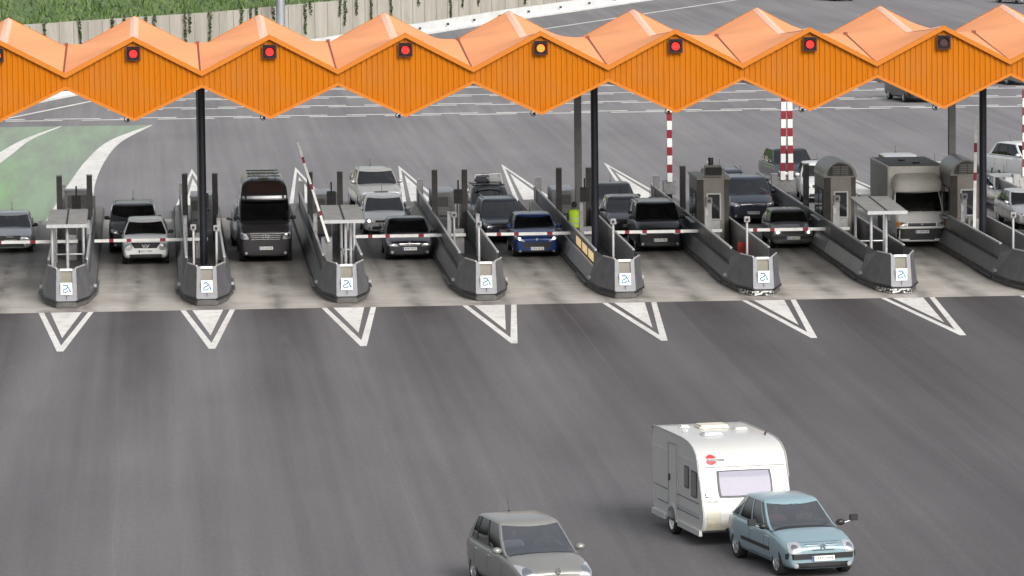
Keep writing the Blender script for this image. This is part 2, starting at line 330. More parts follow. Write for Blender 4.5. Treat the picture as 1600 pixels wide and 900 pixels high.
def canopy(i, lamp, label):
    x0 = i*P; root = empty('toll_canopy', (x0+P/2, YM, 0), 0, label, 'canopy', 'orange folded canopies over the toll lanes')
    X = lambda t: (t-.5)*P
    ts = [k/8 for k in range(9)]; ys = [YF+(YB-YF)*k/16 for k in range(17)]
    mb = MB(); vs = [(X(t), y-YM, roofz(t, y)) for y in ys for t in ts]; n = len(ts)
    lo = [(X(t), y-YM, roofz(t, y)-.10) for y in ys for t in ts]; N = len(vs)
    fs = [(r*n+c, r*n+c+1, (r+1)*n+c+1, (r+1)*n+c) for r in range(16) for c in range(8)]
    fs += [tuple(N+v for v in f[::-1]) for f in fs]
    fs += [(c, N+c, N+c+1, c+1) for c in range(8)]+[(16*n+c+1, N+16*n+c+1, N+16*n+c, 16*n+c) for c in range(8)]
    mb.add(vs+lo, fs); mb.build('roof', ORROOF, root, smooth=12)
    # corrugated front and back walls (trapezoid ribs following the zigzag outline)
    for nm, y, dr in (('front_cladding', YF+.08, -1), ('back_cladding', YB-.08, 1)):
        mb = MB(); nr = 25; w = P/nr; pr = []
        for k in range(nr): pr += [(k*w, 0), (k*w+.30*w, 0), (k*w+.42*w, .028), (k*w+.88*w, .028)]
        pr.append((P, 0)); pr.append((P/2, .02)); pr = sorted(set((round(a,4), b) for a, b in pr))
        top = [(X(a/P), y-YM+dr*b, roofz(a/P, y)-.12) for a, b in pr]; bot = [(X(a/P), y-YM+dr*b, soffz(a/P, y)+.02) for a, b in pr]
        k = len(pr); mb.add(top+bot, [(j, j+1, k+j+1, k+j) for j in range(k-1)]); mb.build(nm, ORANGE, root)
    # sloping edge trims, top and bottom
    for nm, z_, dz0, dz1, yy in (('top_trim', roofz, -.15, .025, YF), ('bottom_trim', soffz, -.05, .06, YF), ('top_trim', roofz, -.15, .025, YB), ('bottom_trim', soffz, -.05, .06, YB)):
        mb = MB(); s_ = -1 if yy == YF else 1
        for a, b in ((0, .5), (.5, 1)):
            mb.hexa([(X(a),yy-YM+s_*.07,z_(a,yy)+dz0),(X(b),yy-YM+s_*.07,z_(b,yy)+dz0),(X(b),yy-YM-s_*.02,z_(b,yy)+dz0),(X(a),yy-YM-s_*.02,z_(a,yy)+dz0)],
                    [(X(a),yy-YM+s_*.07,z_(a,yy)+dz1),(X(b),yy-YM+s_*.07,z_(b,yy)+dz1),(X(b),yy-YM-s_*.02,z_(b,yy)+dz1),(X(a),yy-YM-s_*.02,z_(a,yy)+dz1)])
        mb.build(nm, TRIM, root)
    mb = MB(); vs = [(X(t), y-YM, soffz(t, y)) for y in ys for t in ts]
    mb.add(vs, [(r*n+c, (r+1)*n+c, (r+1)*n+c+1, r*n+c+1) for r in range(16) for c in range(8)]); mb.build('soffit', mat('soffit_grey', (.62,.61,.60), .7), root, smooth=12)
    mb = MB()                                       # pale ridge flashing
    for r in range(16):
        a, b = ys[r], ys[r+1]; q = []
        for y in (a, b):
            for dx in (-.16, 0, .16): q.append((dx, y-YM, roofz(.5+dx/P, y)+.012))
        mb.add(q, [(0,1,4,3),(1,2,5,4)])
    mb.build('ridge_flashing', PALE, root)
    mb = MB()                                       # dark valley gutter on the right-hand joint
    q = []
    for k in range(7):
        y = lerp(YF+.05, YM-.3, k/6)
        for dx in (-.09, -.02): q.append((P/2+dx, y-YM, roofz(1+dx/P, y)+.015))
    mb.add(q, [(2*k, 2*k+1, 2*k+3, 2*k+2) for k in range(6)]); mb.box(P/2-.13, P/2-.01, YM-.45-YM, YM-.2-YM, roofz(1, YM-.3), roofz(1, YM-.3)+.09)
    mb.build('valley_gutter', GUT, root)
    # signal
    zc = ZA-.57; yb = YF-YM-.0
    mb = MB(); mb.box(-.22,.22,yb-.10,yb+.07,zc-.225,zc+.225)
    h = mb.build('signal_box', mat('signal_black', (.012,.006,.007), .9), root, bevel=.012)
    mb = MB()
    for a, b, c_, d in ((-.25,.25,.225,.25),(-.25,.25,-.25,-.225),(-.25,-.225,-.225,.225),(.225,.25,-.225,.225)): mb.box(a, b, yb-.12, yb-.09, zc+c_, zc+d)
    mb.build('rim', mat('signal_rim', (.06,.012,.008), .6), h)
    mb = MB(); mb.cyl((0,yb-.09,zc-.01), (0,yb-.125,zc-.01), .14, 20)
    mb.build('lamp', {'r':REDL, 'a':AMBL, 'o':mat('lamp_off', (.035,.012,.014), .35)}[lamp], h, smooth=40)
    mb = MB(); mb.cyl((0,yb-.09,zc+.01), (0,yb-.2,zc+.02), .175, 18); 
    vis = MB(); pts0 = []; pts1 = []
    for k in range(13):
        t = math.pi*k/12; pts0.append((.172*math.cos(t), yb-.10, zc-.01+.172*math.sin(t))); pts1.append((.172*math.cos(t), yb-.2, zc-.01+.172*math.sin(t)))
    vis.add(pts0+pts1, [(k, k+1, 14+k, 13+k) for k in range(12)]); vis.build('visor', mat('signal_black', (0,0,0)), h)
    # hanging drip bracket / camera at the low tip
    mb = MB(); mb.cyl((-.22,yb+.35,BT+.02), (-.22,yb+.35,BT-.06), .05, 8); mb.tube([(-.3,yb+.3,BT+.15),(-.36,yb+.3,BT-.02),(-.28,yb+.3,BT-.1),(-.18,yb+.3,BT-.08)], .015, 6)
    mb.build('cable_loop', BLACK, root)
    return root
canopy(0, 'a', 'orange canopy module cut off at the left edge, its lamp lit amber')
canopy(1, 'r', 'leftmost complete orange canopy module with red lamp, above the small white crossover')
canopy(2, 'r', 'orange canopy module with red lamp, above the black camper van')
canopy(3, 'r', 'orange canopy module with red lamp, above the dark sedan and the white hatchback behind it')
canopy(4, 'a', 'orange canopy module with glowing amber lamp, above the dark blue hatchback')
canopy(5, 'r', 'orange canopy module with red lamp, above the black people carrier with roof rails')
canopy(6, 'r', 'orange canopy module with red lamp, above the old square hatchback and striped posts')
canopy(7, 'o', 'orange canopy module whose signal lamp is dark, above the box truck')
canopy(8, 'r', 'orange canopy module cut off at the right edge of the row')
# columns
NAVY = mat('column_navy', (.022,.024,.034), .3, .3, var=.2); GREYC = mat('column_grey', (.20,.205,.205), .45, .4, var=.15, dirt=.2)
def column(i, y, m_, kind, label):
    root = empty('canopy_column', (i*P+.02, y, .25), 0, label, 'column', 'columns carrying the canopy')
    mb = MB()
    if kind == 0:
        mb.cyl((0,0,0), (0,0,6.9), .135, 20); mb.box(-.03,.03,-.165,-.12,0,6.9)
    else:
        mb.box(-.13,.13,-.13,-.105,0,6.9); mb.box(-.13,.13,.105,.13,0,6.9); mb.box(-.012,.012,-.105,.105,0,6.9)
    mb.build('shaft', m_, root, smooth=40)
    mb = MB(); mb.box(-.24,.24,-.24,.24,0,.03); [mb.cyl((a,b,.03),(a,b,.07),.025,6) for a in(-.19,.19) for b in(-.19,.19)]
    mb.build('base_plate', DARKST, root)
for i, n1, n2 in ((2, 'left', 0), (5, 'middle', 0), (8, 'right', 0)):
    column(i, 25.3, NAVY, 0, {2:'dark navy round column rising from the second island, left of the black camper van',5:'dark navy round column beside the worker in the yellow vest',8:'dark navy round column in front of the rightmost toll booth'}[i])
    column(i, 32.6, GREYC, 1, {2:'grey steel column hidden behind the left navy column',5:'grey steel column just left of the middle navy column',8:'grey steel column standing behind the rightmost toll booth'}[i])

# ---------------------------------------------------------------- islands
LOGO_B = mat('logo_blue', (.03,.14,.32), .5); LOGO_G = mat('logo_green', (.05,.25,.16), .5)
RECESS = mat('recess_brown', (.16,.15,.12), .6, dirt=.3); PERF = None
def meshpanel():
    m, n, b = newmat('perforated_panel'); mp = mapped(n, (1,1,1)); sep = nd(n, 'ShaderNodeSeparateXYZ'); n.links.new(mp.outputs[0], sep.inputs[0])
    w1 = mathn(n, 'SINE', mathn(n, 'MULTIPLY', mathn(n, 'ADD', sep.outputs[1], sep.outputs[2]), 60.0)); w2 = mathn(n, 'SINE', mathn(n, 'MULTIPLY', mathn(n, 'SUBTRACT', sep.outputs[1], sep.outputs[2]), 60.0))
    c = mix(n, ramp(n, mathn(n, 'MULTIPLY', w1, w2), -.2, .2), (.04,.04,.043), (.16,.16,.165)); n.links.new(c, b.inputs['Base Color']); b.inputs['Roughness'].default_value = .5; b.inputs['Metallic'].default_value = .3; return m
PERF = meshpanel(); PLATE = mat('prow_plate', (.165,.17,.185), .5, .25, var=.15, scale=4, dirt=.3)
GLOW = mat('reflected_glow', (.9,.66,.34), .4, emit=.45)  # weak emission stands in for warm light reflected off the wall
def logo(parent, y, z, s=.21, green=False):
    mb = MB(); mb.box(-s*.95,s*.95,y-.008,y+.01,z-s,z+s); pl = mb.build('logo_plate', mat('logo_plate_white', (.80,.82,.84), .4, var=.03), parent)
    def ribbon(pts, w0, w1, m_, yy):
        mb = MB(); n = len(pts); q = []
        for k, (a, b) in enumerate(pts):
            p = Vector(pts[max(k-1,0)]); r_ = Vector(pts[min(k+1,n-1)]); d = (r_-p).normalized(); w = lerp(w0, w1, k/(n-1))
            q += [((a-d.y*w)*s, yy, (b+d.x*w)*s+z), ((a+d.y*w)*s, yy, (b-d.x*w)*s+z)]
        mb.add(q, [(2*k, 2*k+1, 2*k+3, 2*k+2) for k in range(n-1)]); mb.build('emblem', m_, pl)
    ribbon([(-.55,.52),(-.2,.62),(.1,.55),(.22,.35),(.1,.12),(-.15,-.02),(-.42,-.12),(-.58,-.3),(-.5,-.52),(-.2,-.62),(.1,-.5),(.28,-.28)], .11, .09, LOGO_B, y-.012)
    ribbon([(.18,.55),(.35,.2),(.5,-.15),(.68,-.55)], .05, .13, LOGO_G if green else LOGO_B, y-.014)
def island(i, label, perf=False, glow=False, yr=46.0):
    root = empty('toll_island', (i*P, 13.3, 0), 0, label, 'toll island', 'toll islands between the lanes')
    y0 = 0; ye = 52-13.3
    # kerb and floor
    plan = [(-.34,0),(.34,0),(.72,1.5),(.95,3.9),(.95,ye),(-.95,ye),(-.95,3.9),(-.72,1.5)]
    mb = MB(); mb.prism(plan, 2, 0, .2); mb.build('kerb', KERB, root, bevel=.03)
    ins = [(-.3,.1),(.3,.1),(.66,1.55),(.9,3.95),(.9,ye-.05),(-.9,ye-.05),(-.9,3.95),(-.66,1.55)]
    mb = MB(); mb.prism(ins, 2, .19, .26); mb.build('floor', CONC_D, root)
    # prow: centre plate, two facets each side
    pc = [(-.36,.02,.24),(.36,.02,.24),(.33,.30,1.32),(-.33,.30,1.32)]
    def slab(name, q, mt, th=.05):
        a, b, c, d = [Vector(v) for v in q]; nrm = (b-a).cross(d-a).normalized(); 
        mb = MB(); mb.hexa([a, b, b-nrm*th, a-nrm*th], [d, c, c-nrm*th, d-nrm*th]); return mb.build(name, mt, root)
    # centre plate with a window-like recess: built from four strips
    def on(u, v): return Vector(pc[0]).lerp(Vector(pc[1]), u).lerp(Vector(pc[3]).lerp(Vector(pc[2]), u), v)
    for nm, (u0, u1, v0, v1), mt, th in (('front_plate',(0,.2,0,1),PLATE,.06),('front_plate',(.8,1,0,1),PLATE,.06),('front_plate',(.2,.8,0,.42),PLATE,.06),('top_bar',(.2,.8,.93,1),RAILM,.06)):
        slab(nm, [on(u0,v0), on(u1,v0), on(u1,v1), on(u0,v1)], mt, th)
    q = [on(.2,.42)+Vector((0,.06,0)), on(.8,.42)+Vector((0,.06,0)), on(.8,.93)+Vector((0,.06,0)), on(.2,.93)+Vector((0,.06,0))]; slab('recess', q, RECESS, .02)
    logo(root, .045, .66, .205, i in (4,5,6,7))
    mb = MB(); mb.box(-.008,.008,.035,.06,.25,.44); mb.build('seam', BLACK, root)
    if i in (6, 7):
        m_, n_, b_ = newmat('peeling_tape'); tt = noise(n_, mapped(n_, (9,9,14)), 1.0, 3); n_.links.new(mix(n_, ramp(n_, tt.outputs[0], .50, .54), (.02,.02,.02), (.62,.62,.60)), b_.inputs['Base Color'])
        mb = MB(); mb.box(-.33,.33,-.035,-.01,.03,.18); mb.build('peeling_tape', m_, root)
        mb = MB(); mb.hexa([(-.36,-.02,.03),(-.70,1.15,.03),(-.74,1.13,.03),(-.40,-.04,.03)], [(-.36,-.02,.17),(-.70,1.15,.17),(-.74,1.13,.17),(-.40,-.04,.17)]); mb.build('peeling_tape', m_, root)
    for s_ in (-1, 1):
        A = [(s_*.36,.02,.24),(s_*.76,1.45,.24),(s_*.62,1.5,1.32),(s_*.33,.30,1.32)]
        B = [(s_*.76,1.45,.24),(s_*.93,4.0,.26),(s_*.68,4.0,1.0),(s_*.62,1.5,1.32)]
        C = [(s_*.93,4.0,.26),(s_*.68,4.0,1.0),(s_*.655,4.0,1.32),(s_*.62,1.5,1.32)]
        for q in (A, B): 
            if s_ < 0: q = [q[1], q[0], q[3], q[2]]
            slab('prow_panel', q, PANEL, .05)
        mb = MB(); mb.add([Vector(v) for v in (B[3],B[2],C[2])], [(0,1,2)]); mb.build('gusset', PANEL, root)
        mb = MB(); mb.tube([(s_*.35,-.02,.24),(s_*.76,1.42,.24),(s_*.95,3.9,.24)], .035, 8)
        mb.build('rub_rail', BLACK, root)
        mb = MB(); mb.tube([(s_*.33,.30,1.34),(s_*.62,1.5,1.34)], .03, 6); mb.build('prow_rail', RAILM, root)
        mb = MB(); mb.box(s_*.93-.05,s_*.93+.05,3.5,3.75,.36,.46); mb.build('deflector', STEEL, root)
        # side wall: sloped skirt, ledge, upright panel, rail
        ya, yb = 4.0, (yr if s_ < 0 else yr-8)-13.3
        segs = [(ya, 13.3), (13.3, 20), (20, yb)] if yb > 20 else [(ya, yb)]
        for a, b in segs:
            b -= .04
            mb = MB(); mb.hexa([(s_*.93,a,.26),(s_*.93,b,.26),(s_*.87,b,.26),(s_*.87,a,.26)], [(s_*.74,a,.74),(s_*.74,b,.74),(s_*.68,b,.74),(s_*.68,a,.74)])
            mb.build('skirt_panel', STEEL if (glow or perf) and a == ya else PANEL, root)
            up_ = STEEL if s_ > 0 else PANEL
            if perf and a == ya: up_ = PERF
            mb = MB(); x = s_*.66; k = max(1, int((b-a)/2.4)); 
            for j in range(k): mb.box(x-.025, x+.025, lerp(a,b,j/k)+.015, lerp(a,b,(j+1)/k)-.015, .78, 1.27)
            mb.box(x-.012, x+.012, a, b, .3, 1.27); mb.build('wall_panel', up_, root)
            mb = MB(); mb.box(x-.04, x+.04, a, b, 1.27, 1.33); mb.build('handrail', RAILM, root)
            mb = MB(); mb.box(s_*.74-.05, s_*.74+.02, a, b, .74, .775); mb.build('ledge', RAILM if glow else DARKST, root)
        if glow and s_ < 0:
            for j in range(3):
                mb = MB(); mb.box(-.70,-.688, 4.6+j*2.6, 6.6+j*2.6, .84, 1.14); mb.build('wall_glow_panel', GLOW, root)  # added glowing plates imitate the reflection on the left wall, no lamps here
        mb = MB(); mb.box(s_*.99-.05,s_*.99+.04,4.2,8,.12,.17); mb.build('kerb_guard', DARKST, root)
    return root
ILAB = {1:'toll island under a small flat shelter with a tiny traffic cone, leftmost in the picture',2:'toll island from which the leftmost navy column rises',3:'toll island with raised striped arm and a small flat shelter, right of the camper van',
 4:'toll island between the dark sedan and the dark blue hatchback',5:'toll island with warm reflected glow added on its wall panels where the worker in the yellow vest stands',6:'toll island whose booth carries a square dark display on its roof',
 7:'toll island with perforated side panels, a shelter and an arched booth',8:'toll island cut off at the right edge, with a raised white arm',9:'toll island mostly out of frame at the right edge, its rear part showing'}
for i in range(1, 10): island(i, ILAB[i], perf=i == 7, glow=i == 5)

# furniture standing on the islands
def at(i, dx, y, z=.26): return (i*P+dx, y, z)
def tallpost(i, s_, label):
    r = empty('height_post', at(i, s_*.57, 34.5), 0, label, 'post', 'tall dark posts in pairs on the islands')
    mb = MB(); mb.box(-.105,.105,-.12,.12,.02,2.62); mb.build('shaft', mat('post_dark', (.10,.098,.095), .5, .3, var=.3), r, bevel=.01)
    mb = MB(); mb.box(-.115,.115,-.13,.13,2.62,2.66); mb.build('cap', STEEL_L, r)
    mb = MB(); mb.box(-.16,.16,-.17,.17,0,.02); mb.build('base_plate', DARKST, r)
WH = {1:'the leftmost island',2:'the island with the left navy column',3:'the island with the raised striped arm',4:'the island right of the dark sedan',5:'the island of the worker in yellow',6:'the island whose booth has a square display',7:'the island with the perforated panels',8:'the island with the raised white arm',9:'the island at the right edge'}
for i in range(1, 9):
    for s_ in (-1, 1): tallpost(i, s_, '%s tall dark post on %s' % ('left' if s_ < 0 else 'right', WH[i]))
def rearpost(i, s_):
    r = empty('guard_post', at(i, s_*.62, 44.2 if s_ < 0 else 38.5, .26), 0, '%s short pale post at rear of %s' % ('left' if s_ < 0 else 'right', WH[i]), 'post', 'short pale posts at the island rears')
    mb = MB(); mb.box(-.12,.12,-.12,.12,0,1.5); mb.build('shaft', STEEL, r, bevel=.01); mb = MB(); mb.box(-.13,.13,-.13,.13,1.5,1.54); mb.build('cap', STEEL_L, r)
for i in range(1, 9):
    for s_ in (-1, 1): rearpost(i, s_)
def signal(i, dx=.12):
    r = empty('lane_signal', at(i, dx, 31), 0, 'black two-lamp signal head on a post on '+WH[i], 'traffic signal', 'black signal heads on the islands')
    mb = MB(); mb.cyl((0,0,0),(0,0,1.75),.05,10); mb.build('post', STEEL, r, smooth=40)
    mb = MB(); mb.box(-.17,.17,-.1,.1,1.62,2.16); h = mb.build('signal_head', BLACK, r, bevel=.02)
    mb = MB(); mb.cyl((0,.0,2.1),(0,0,2.5),.03,8); mb.build('aerial', BLACK, r)
    for z in (1.76, 2.02):
        mb = MB(); mb.cyl((0,-.1,z),(0,-.12,z),.085,14); mb.build('lamp', mat('lamp_dark', (.01,.01,.01), .3), h); mb = MB(); mb.box(-.09,.09,-.2,-.1,z+.085,z+.1); mb.build('hood', BLACK, h)
for i in (1,2,3,4,5): signal(i)
SCREEN = mat('machine_screen', (.20,.20,.205), .25, var=.3, scale=12)
def machine(i, dx, y, label, h=1.5, w=.5):
    r = empty('ticket_machine', at(i, dx, y), 0, label, 'ticket machine', 'grey ticket machines on the islands')
    mb = MB(); mb.box(-w/2,w/2,-.3,.3,0,h); mb.build('cabinet', STEEL, r, bevel=.03)
    mb = MB(); mb.box(-w*.4,w*.4,-.325,-.3,h*.66,h*.92); mb.build('screen', SCREEN, r)
    mb = MB(); mb.box(-w*.36,w*.36,-.32,-.3,h*.32,h*.56); mb.build('payment_panel', STEEL_L, r); 
    mb = MB(); mb.box(-w*.55,w*.55,-.38,.34,h+.004,h+.05); mb.build('rain_hood', STEEL_L, r)
    mb = MB(); [mb.box(-w*.3+k*.08,-w*.3+k*.08+.05,-.335,-.32,h*.4,h*.44) for k in range(4)]; mb.build('keypad', BLACK, r)
for i in (2, 3, 4, 5): machine(i, -.1, 37.5, 'grey ticket machine with a screen on '+WH[i])
machine(1, 0.1, 36.5, 'wide pale ticket machine under the shelter of '+WH[1], 1.9, 1.0)
for i in (1,2,3,4,5): 
    r = empty('equipment_cabinet', at(i, .15, 42.5), 0, 'pale low equipment cabinet at the rear of '+WH[i], 'cabinet', 'pale cabinets at the island rears')
    mb = MB(); mb.box(-.45,.45,-1.2,1.2,0,1.25); mb.build('housing', STEEL_L, r, bevel=.03); mb = MB(); mb.box(-.35,.35,-1.215,-1.2,.2,1.1); mb.build('door', STEEL, r); mb = MB(); mb.box(.2,.25,-1.235,-1.215,.6,.72); mb.build('handle', BLACK, r)
def sensor(i, dx, y, h, w_):
    r = empty('sensor_pole', at(i, dx, y), 0, '%s thin sensor pole on %s' % (w_, WH[i]), 'pole', 'thin sensor poles on the islands')
    mb = MB(); mb.cyl((0,0,0),(0,0,h),.045,10); mb.build('pole', RAILM, r, smooth=40)
    mb = MB(); mb.box(-.1,.1,-.09,.09,h,h+.2); hd = mb.build('sensor_head', STEEL, r, bevel=.015)
    mb = MB(); mb.cyl((0,-.09,h+.1),(0,-.13,h+.1),.05,12); mb.build('lens', BLACK, hd)
for i in (2,4): sensor(i, -.38 if i == 2 else -.28, 27.0 if i == 4 else 20, 1.45 if i == 4 else 1.75, 'left')
for i in (2,4,5,6,8): sensor(i, .42 if i == 2 else .15, 19.5, 1.75, 'right')
def flatpost(i, dx, y, h):
    r = empty('arm_support', at(i, dx, y), 0, '%s flat grey support post on %s' % ('left' if dx < 0 else 'right', WH[i]), 'post', 'flat grey support posts')
    mb = MB(); mb.box(-.075,.075,-.1,.1,0,h); mb.build('shaft', STEEL, r, bevel=.01); mb = MB(); mb.box(-.05,.05,-.115,-.1,h-.3,h-.1); mb.build('reader', STEEL_L, r)
for i in range(1, 9):
    flatpost(i, -.33 if i == 5 else (-.45 if i > 3 else -.62), 27.2, 1.9 if i in (5,) else 1.65)
    if i < 5: flatpost(i, .6, 27.2, 1.55)
def barrier(i, ang, label, length=3.9, z=.72, y=28.2, red=((1.30,1.50),(2.55,2.72),(3.2,3.36)), tipx=.1, flip=-1):
    r = empty('lane_barrier', at(i, -.05 if i != 3 else -.26, y), 0, label, 'barrier', 'striped barrier arms across the lanes')
    mb = MB(); mb.box(-.2,.2,-.17,.17,0,.92 if i < 6 else 1.08); mb.build('drive_housing', STEEL, r, bevel=.02)
    mb = MB(); mb.cyl((0,-.17,z),(0,-.3,z),.07,12); mb.build('hub', DARKST, r)
    arm = MB(); h = .056 if i != 3 else .045
    cuts = sorted(set([-.25, length]+[v for a in red for v in a]))
    for a, b in zip(cuts[:-1], cuts[1:]):
        isr = any(abs(a-q[0]) < 1e-6 for q in red); arm.box(flip*a, flip*b, -.03, .03, -h, h, 1 if isr else 0) if flip > 0 else arm.box(-b, -a, -.03, .03, -h, h, 1 if isr else 0)
    o = arm.build('arm', [WHITEP, RED], r); o.location = (0, -.33, z); o.rotation_euler = (0, ang, 0)
for i, l in ((1, 'striped barrier arm lowered in front of the silver car at the left edge'),(2,'striped barrier arm lowered in front of the small white crossover'),(4,'striped barrier arm lowered in front of the dark sedan'),
             (5,'white barrier arm lowered in front of the dark blue hatchback'),(6,'striped barrier arm lowered in front of the black people carrier'),(7,'striped barrier arm lowered in front of the old square hatchback')):
    barrier(i, 0, l)
barrier(3, R(73.5), 'striped barrier arm raised and leaning left, beside the black camper van', length=3.55, red=((.75,.92),(1.75,1.95),(2.75,2.98)), y=25.6, z=1.02)
barrier(8, R(91), 'white barrier arm with red bands raised straight up beside the right navy column', length=3.9, red=((1.55,1.85),(2.6,2.95)), y=27.2, z=.95)
def shelter(i, dx, label, posts=((-.52,.2),(.0,.2),(-.52,4.2),(.5,4.2))):
    r = empty('small_shelter', at(i, dx, 16.5), 0, label, 'shelter', 'small flat shelters on the islands')
    for k, (a, b) in enumerate(((-.68, -.03), (.03, .68))):
        mb = MB(); mb.hexa([(a,-.2,2.26),(b,-.2,2.26),(b,4.5,2.40),(a,4.5,2.40)], [(a,-.2,2.33),(b,-.2,2.33),(b,4.5,2.47),(a,4.5,2.47)]); mb.build('roof_panel', mat('shelter_roof', (.27,.27,.265), .55, .2, var=.2, scale=3, dirt=.2), r)
    mb = MB()
    mb.hexa([(-.03,-.2,2.31),(.03,-.2,2.31),(.03,4.5,2.45),(-.03,4.5,2.45)], [(-.03,-.2,2.345),(.03,-.2,2.345),(.03,4.5,2.485),(-.03,4.5,2.485)])
    mb.build('roof_joint', BLACK, r)
    mb = MB(); mb.box(-.7,.7,-.24,-.2,2.22,2.34); mb.build('edge_beam', STEEL_L, r)
    for a, b in posts:
        mb = MB(); mb.cyl((a,b,0),(a,b,2.26+b*.03),.055,12); mb.build('post', STEEL_L, r, smooth=40)
    mb = MB(); mb.tube([(posts[0][0],.2,.95),(posts[2][0],4.2,.95)], .03, 8); mb.tube([(posts[2][0],4.2,.9),(.5,4.2,.9)], .03, 8); mb.build('rail', RAILM, r, smooth=40)
shelter(1, .0, 'small flat grey shelter on the leftmost island'); shelter(3, .05, 'small flat grey shelter beside the raised striped arm', ((.05,.2),(.25,.9),(.05,4.2),(.5,4.2))); shelter(7, -.05, 'small flat grey shelter in front of the box truck')
# cone
r = empty('traffic_cone', at(1, -.1, 17.2), 0, 'tiny orange and white traffic cone inside the leftmost island', 'traffic cone')
mb = MB(); mb.box(-.15,.15,-.15,.15,0,.03); mb.build('base', mat('cone_orange', (.75,.09,.03), .5), r); 
cone = MB(); cone.cyl((0,0,.03),(0,0,.18),.11,14,.08,0); cone.cyl((0,0,.18),(0,0,.3),.08,14,.05,1); cone.cyl((0,0,.3),(0,0,.45),.05,14,.02,0); cone.build('cone', [mat('cone_orange', (0,0,0)), WHITE], r, smooth=40)
r = empty('fire_box', at(6, .52, 24), 0, 'small red box on the right wall of the booth island', 'box'); mb = MB(); mb.box(-.2,.2,-.25,.25,.0,.62); mb.build('case', mat('fire_red', (.30,.02,.015), .5), r, bevel=.02); mb = MB(); mb.box(-.15,.15,-.27,-.25,.15,.5); mb.build('door', mat('fire_red2', (.2,.015,.012), .4), r)
# booths
BOOTH = mat('booth_metal', (.20,.187,.17), .42, .45, var=.18, scale=2, dirt=.2)
def booth(i, arched, label):
    r = empty('toll_booth', at(i, -.02, 28.6), 0, label, 'toll booth', 'toll booths on the islands')
    w, L, h = .6, 3.0, 2.55
    mb = MB(); mb.box(-w,w,.3,L,.0,h); mb.hexa([(-w,.3,0),(w,.3,0),(w-.22,0,0),(-w+.22,0,0)][::-1], [(-w,.3,h),(w,.3,h),(w-.22,0,h),(-w+.22,0,h)][::-1])
    mb.build('body', BOOTH, r)
    mb = MB(); mb.box(-.27,.27,-.012,.02,1.05,2.05); fr = mb.build('window_frame', STEEL_L, r); mb = MB(); mb.box(-.215,.215,-.022,-.008,1.1,2.0); mb.build('window_pane', GLASS_DARK if 0 else mat('booth_glass', (.02,.022,.025), .08, coat=.5), fr)
    for k, (a, b) in enumerate(((.5,1.5),(1.62,2.7))):
        mb = MB(); mb.box(-w-.03,-w+.002,a,b,1.0,2.1); f2 = mb.build('side_window', BLACK, r); mb = MB(); mb.box(-w-.036,-w-.028,a+.06,b-.06,1.08,2.02); mb.build('pane', mat('booth_glass', (0,0,0)), f2)
    mb = MB(); mb.box(w-.002,w+.02,.7,1.5,.05,2.15); d = mb.build('door', mat('booth_door', (.15,.145,.135), .45, .4, dirt=.2), r); mb = MB(); mb.box(w+.02,w+.05,.8,.84,1,1.15); mb.build('handle', CHROME, d)
    mb = MB(); mb.box(-w-.22,-w,.5,2.7,.93,.98); mb.build('counter', STEEL, r)
    if arched:
        pr = [(math.cos(t)*.62, math.sin(t)*.60) for t in [math.pi*k/18 for k in range(19)]]
        mb = MB(); vs = [(a, .12, h+b) for a, b in pr]+[(a, L+.05, h+b) for a, b in pr]; k = 19
        mb.add(vs, [(j, j+1, k+j+1, k+j) for j in range(18)]+[tuple(range(k)), tuple(range(k, 2*k))[::-1]]); mb.build('barrel_roof', mat('booth_roof', (.20,.195,.185), .35, .6, var=.25, scale=4, dirt=.2), r, smooth=50)
        mb = MB(); inn = [(a*.80, .10, h+.06+b*.80) for a, b in pr]; mb.add(inn+[(a, .13, c) for a, _, c in inn], [tuple(range(k))]+[(j, j+1, k+j+1, k+j) for j in range(18)]); vt = mb.build('gable_window', mat('vent_dark', (.04,.04,.038), .6), r)
        mb = MB(); mb.box(-.3,.3,.07,.10,h+.08,h+.42); mb.build('vent_grille', mat('vent_grey', (.15,.145,.13), .5), vt); mb = MB(); [mb.box(-.3,.3,.06,.07,h+.1+j*.08,h+.13+j*.08) for j in range(4)]; mb.box(-.015,.015,.055,.07,h+.08,h+.42); mb.build('louvre', mat('vent_dark', (0,0,0)), vt)
    else:
        mb = MB(); mb.box(-w-.03,w+.03,.02,L+.05,h,h+.08); mb.build('flat_roof', BOOTH, r)
        mb = MB(); mb.box(-.42,.42,.0,.6,h+.1,h+.52); sg = mb.build('display_case', BOOTH, r, bevel=.12, smooth=50); mb = MB(); mb.box(-.3,.3,-.015,.01,h+.17,h+.46); mb.build('display', mat('display_black', (.012,.012,.014), .2), sg)
        mb = MB(); mb.cyl((.0,1,h+.05),(0,1,h+.75),.1,10); mb.build('vent_pipe', DARKST, r)
    # pay column in front of the booth
    q = empty('pay_column', at(i, -.32, 27.6), 0, 'slim grey pay column in front of '+label, 'pay column', 'pay columns before the booths')
    mb = MB(); mb.box(-.1,.1,-.1,.1,0,1.75); mb.build('column', STEEL, q, bevel=.015); mb = MB(); mb.box(-.12,.12,-.16,.1,1.75,1.98); mb.build('head', mat('head_grey', (.2,.2,.2), .4), q, bevel=.02); mb = MB(); mb.cyl((0,-.16,1.86),(0,-.175,1.86),.06,12); mb.build('camera_lens', INK, q)
booth(6, False, 'square-roofed booth with a dark rounded display box on top'); booth(7, True, 'arched-roof booth between the old hatchback and the box truck'); booth(8, True, 'arched-roof booth right of the box truck')
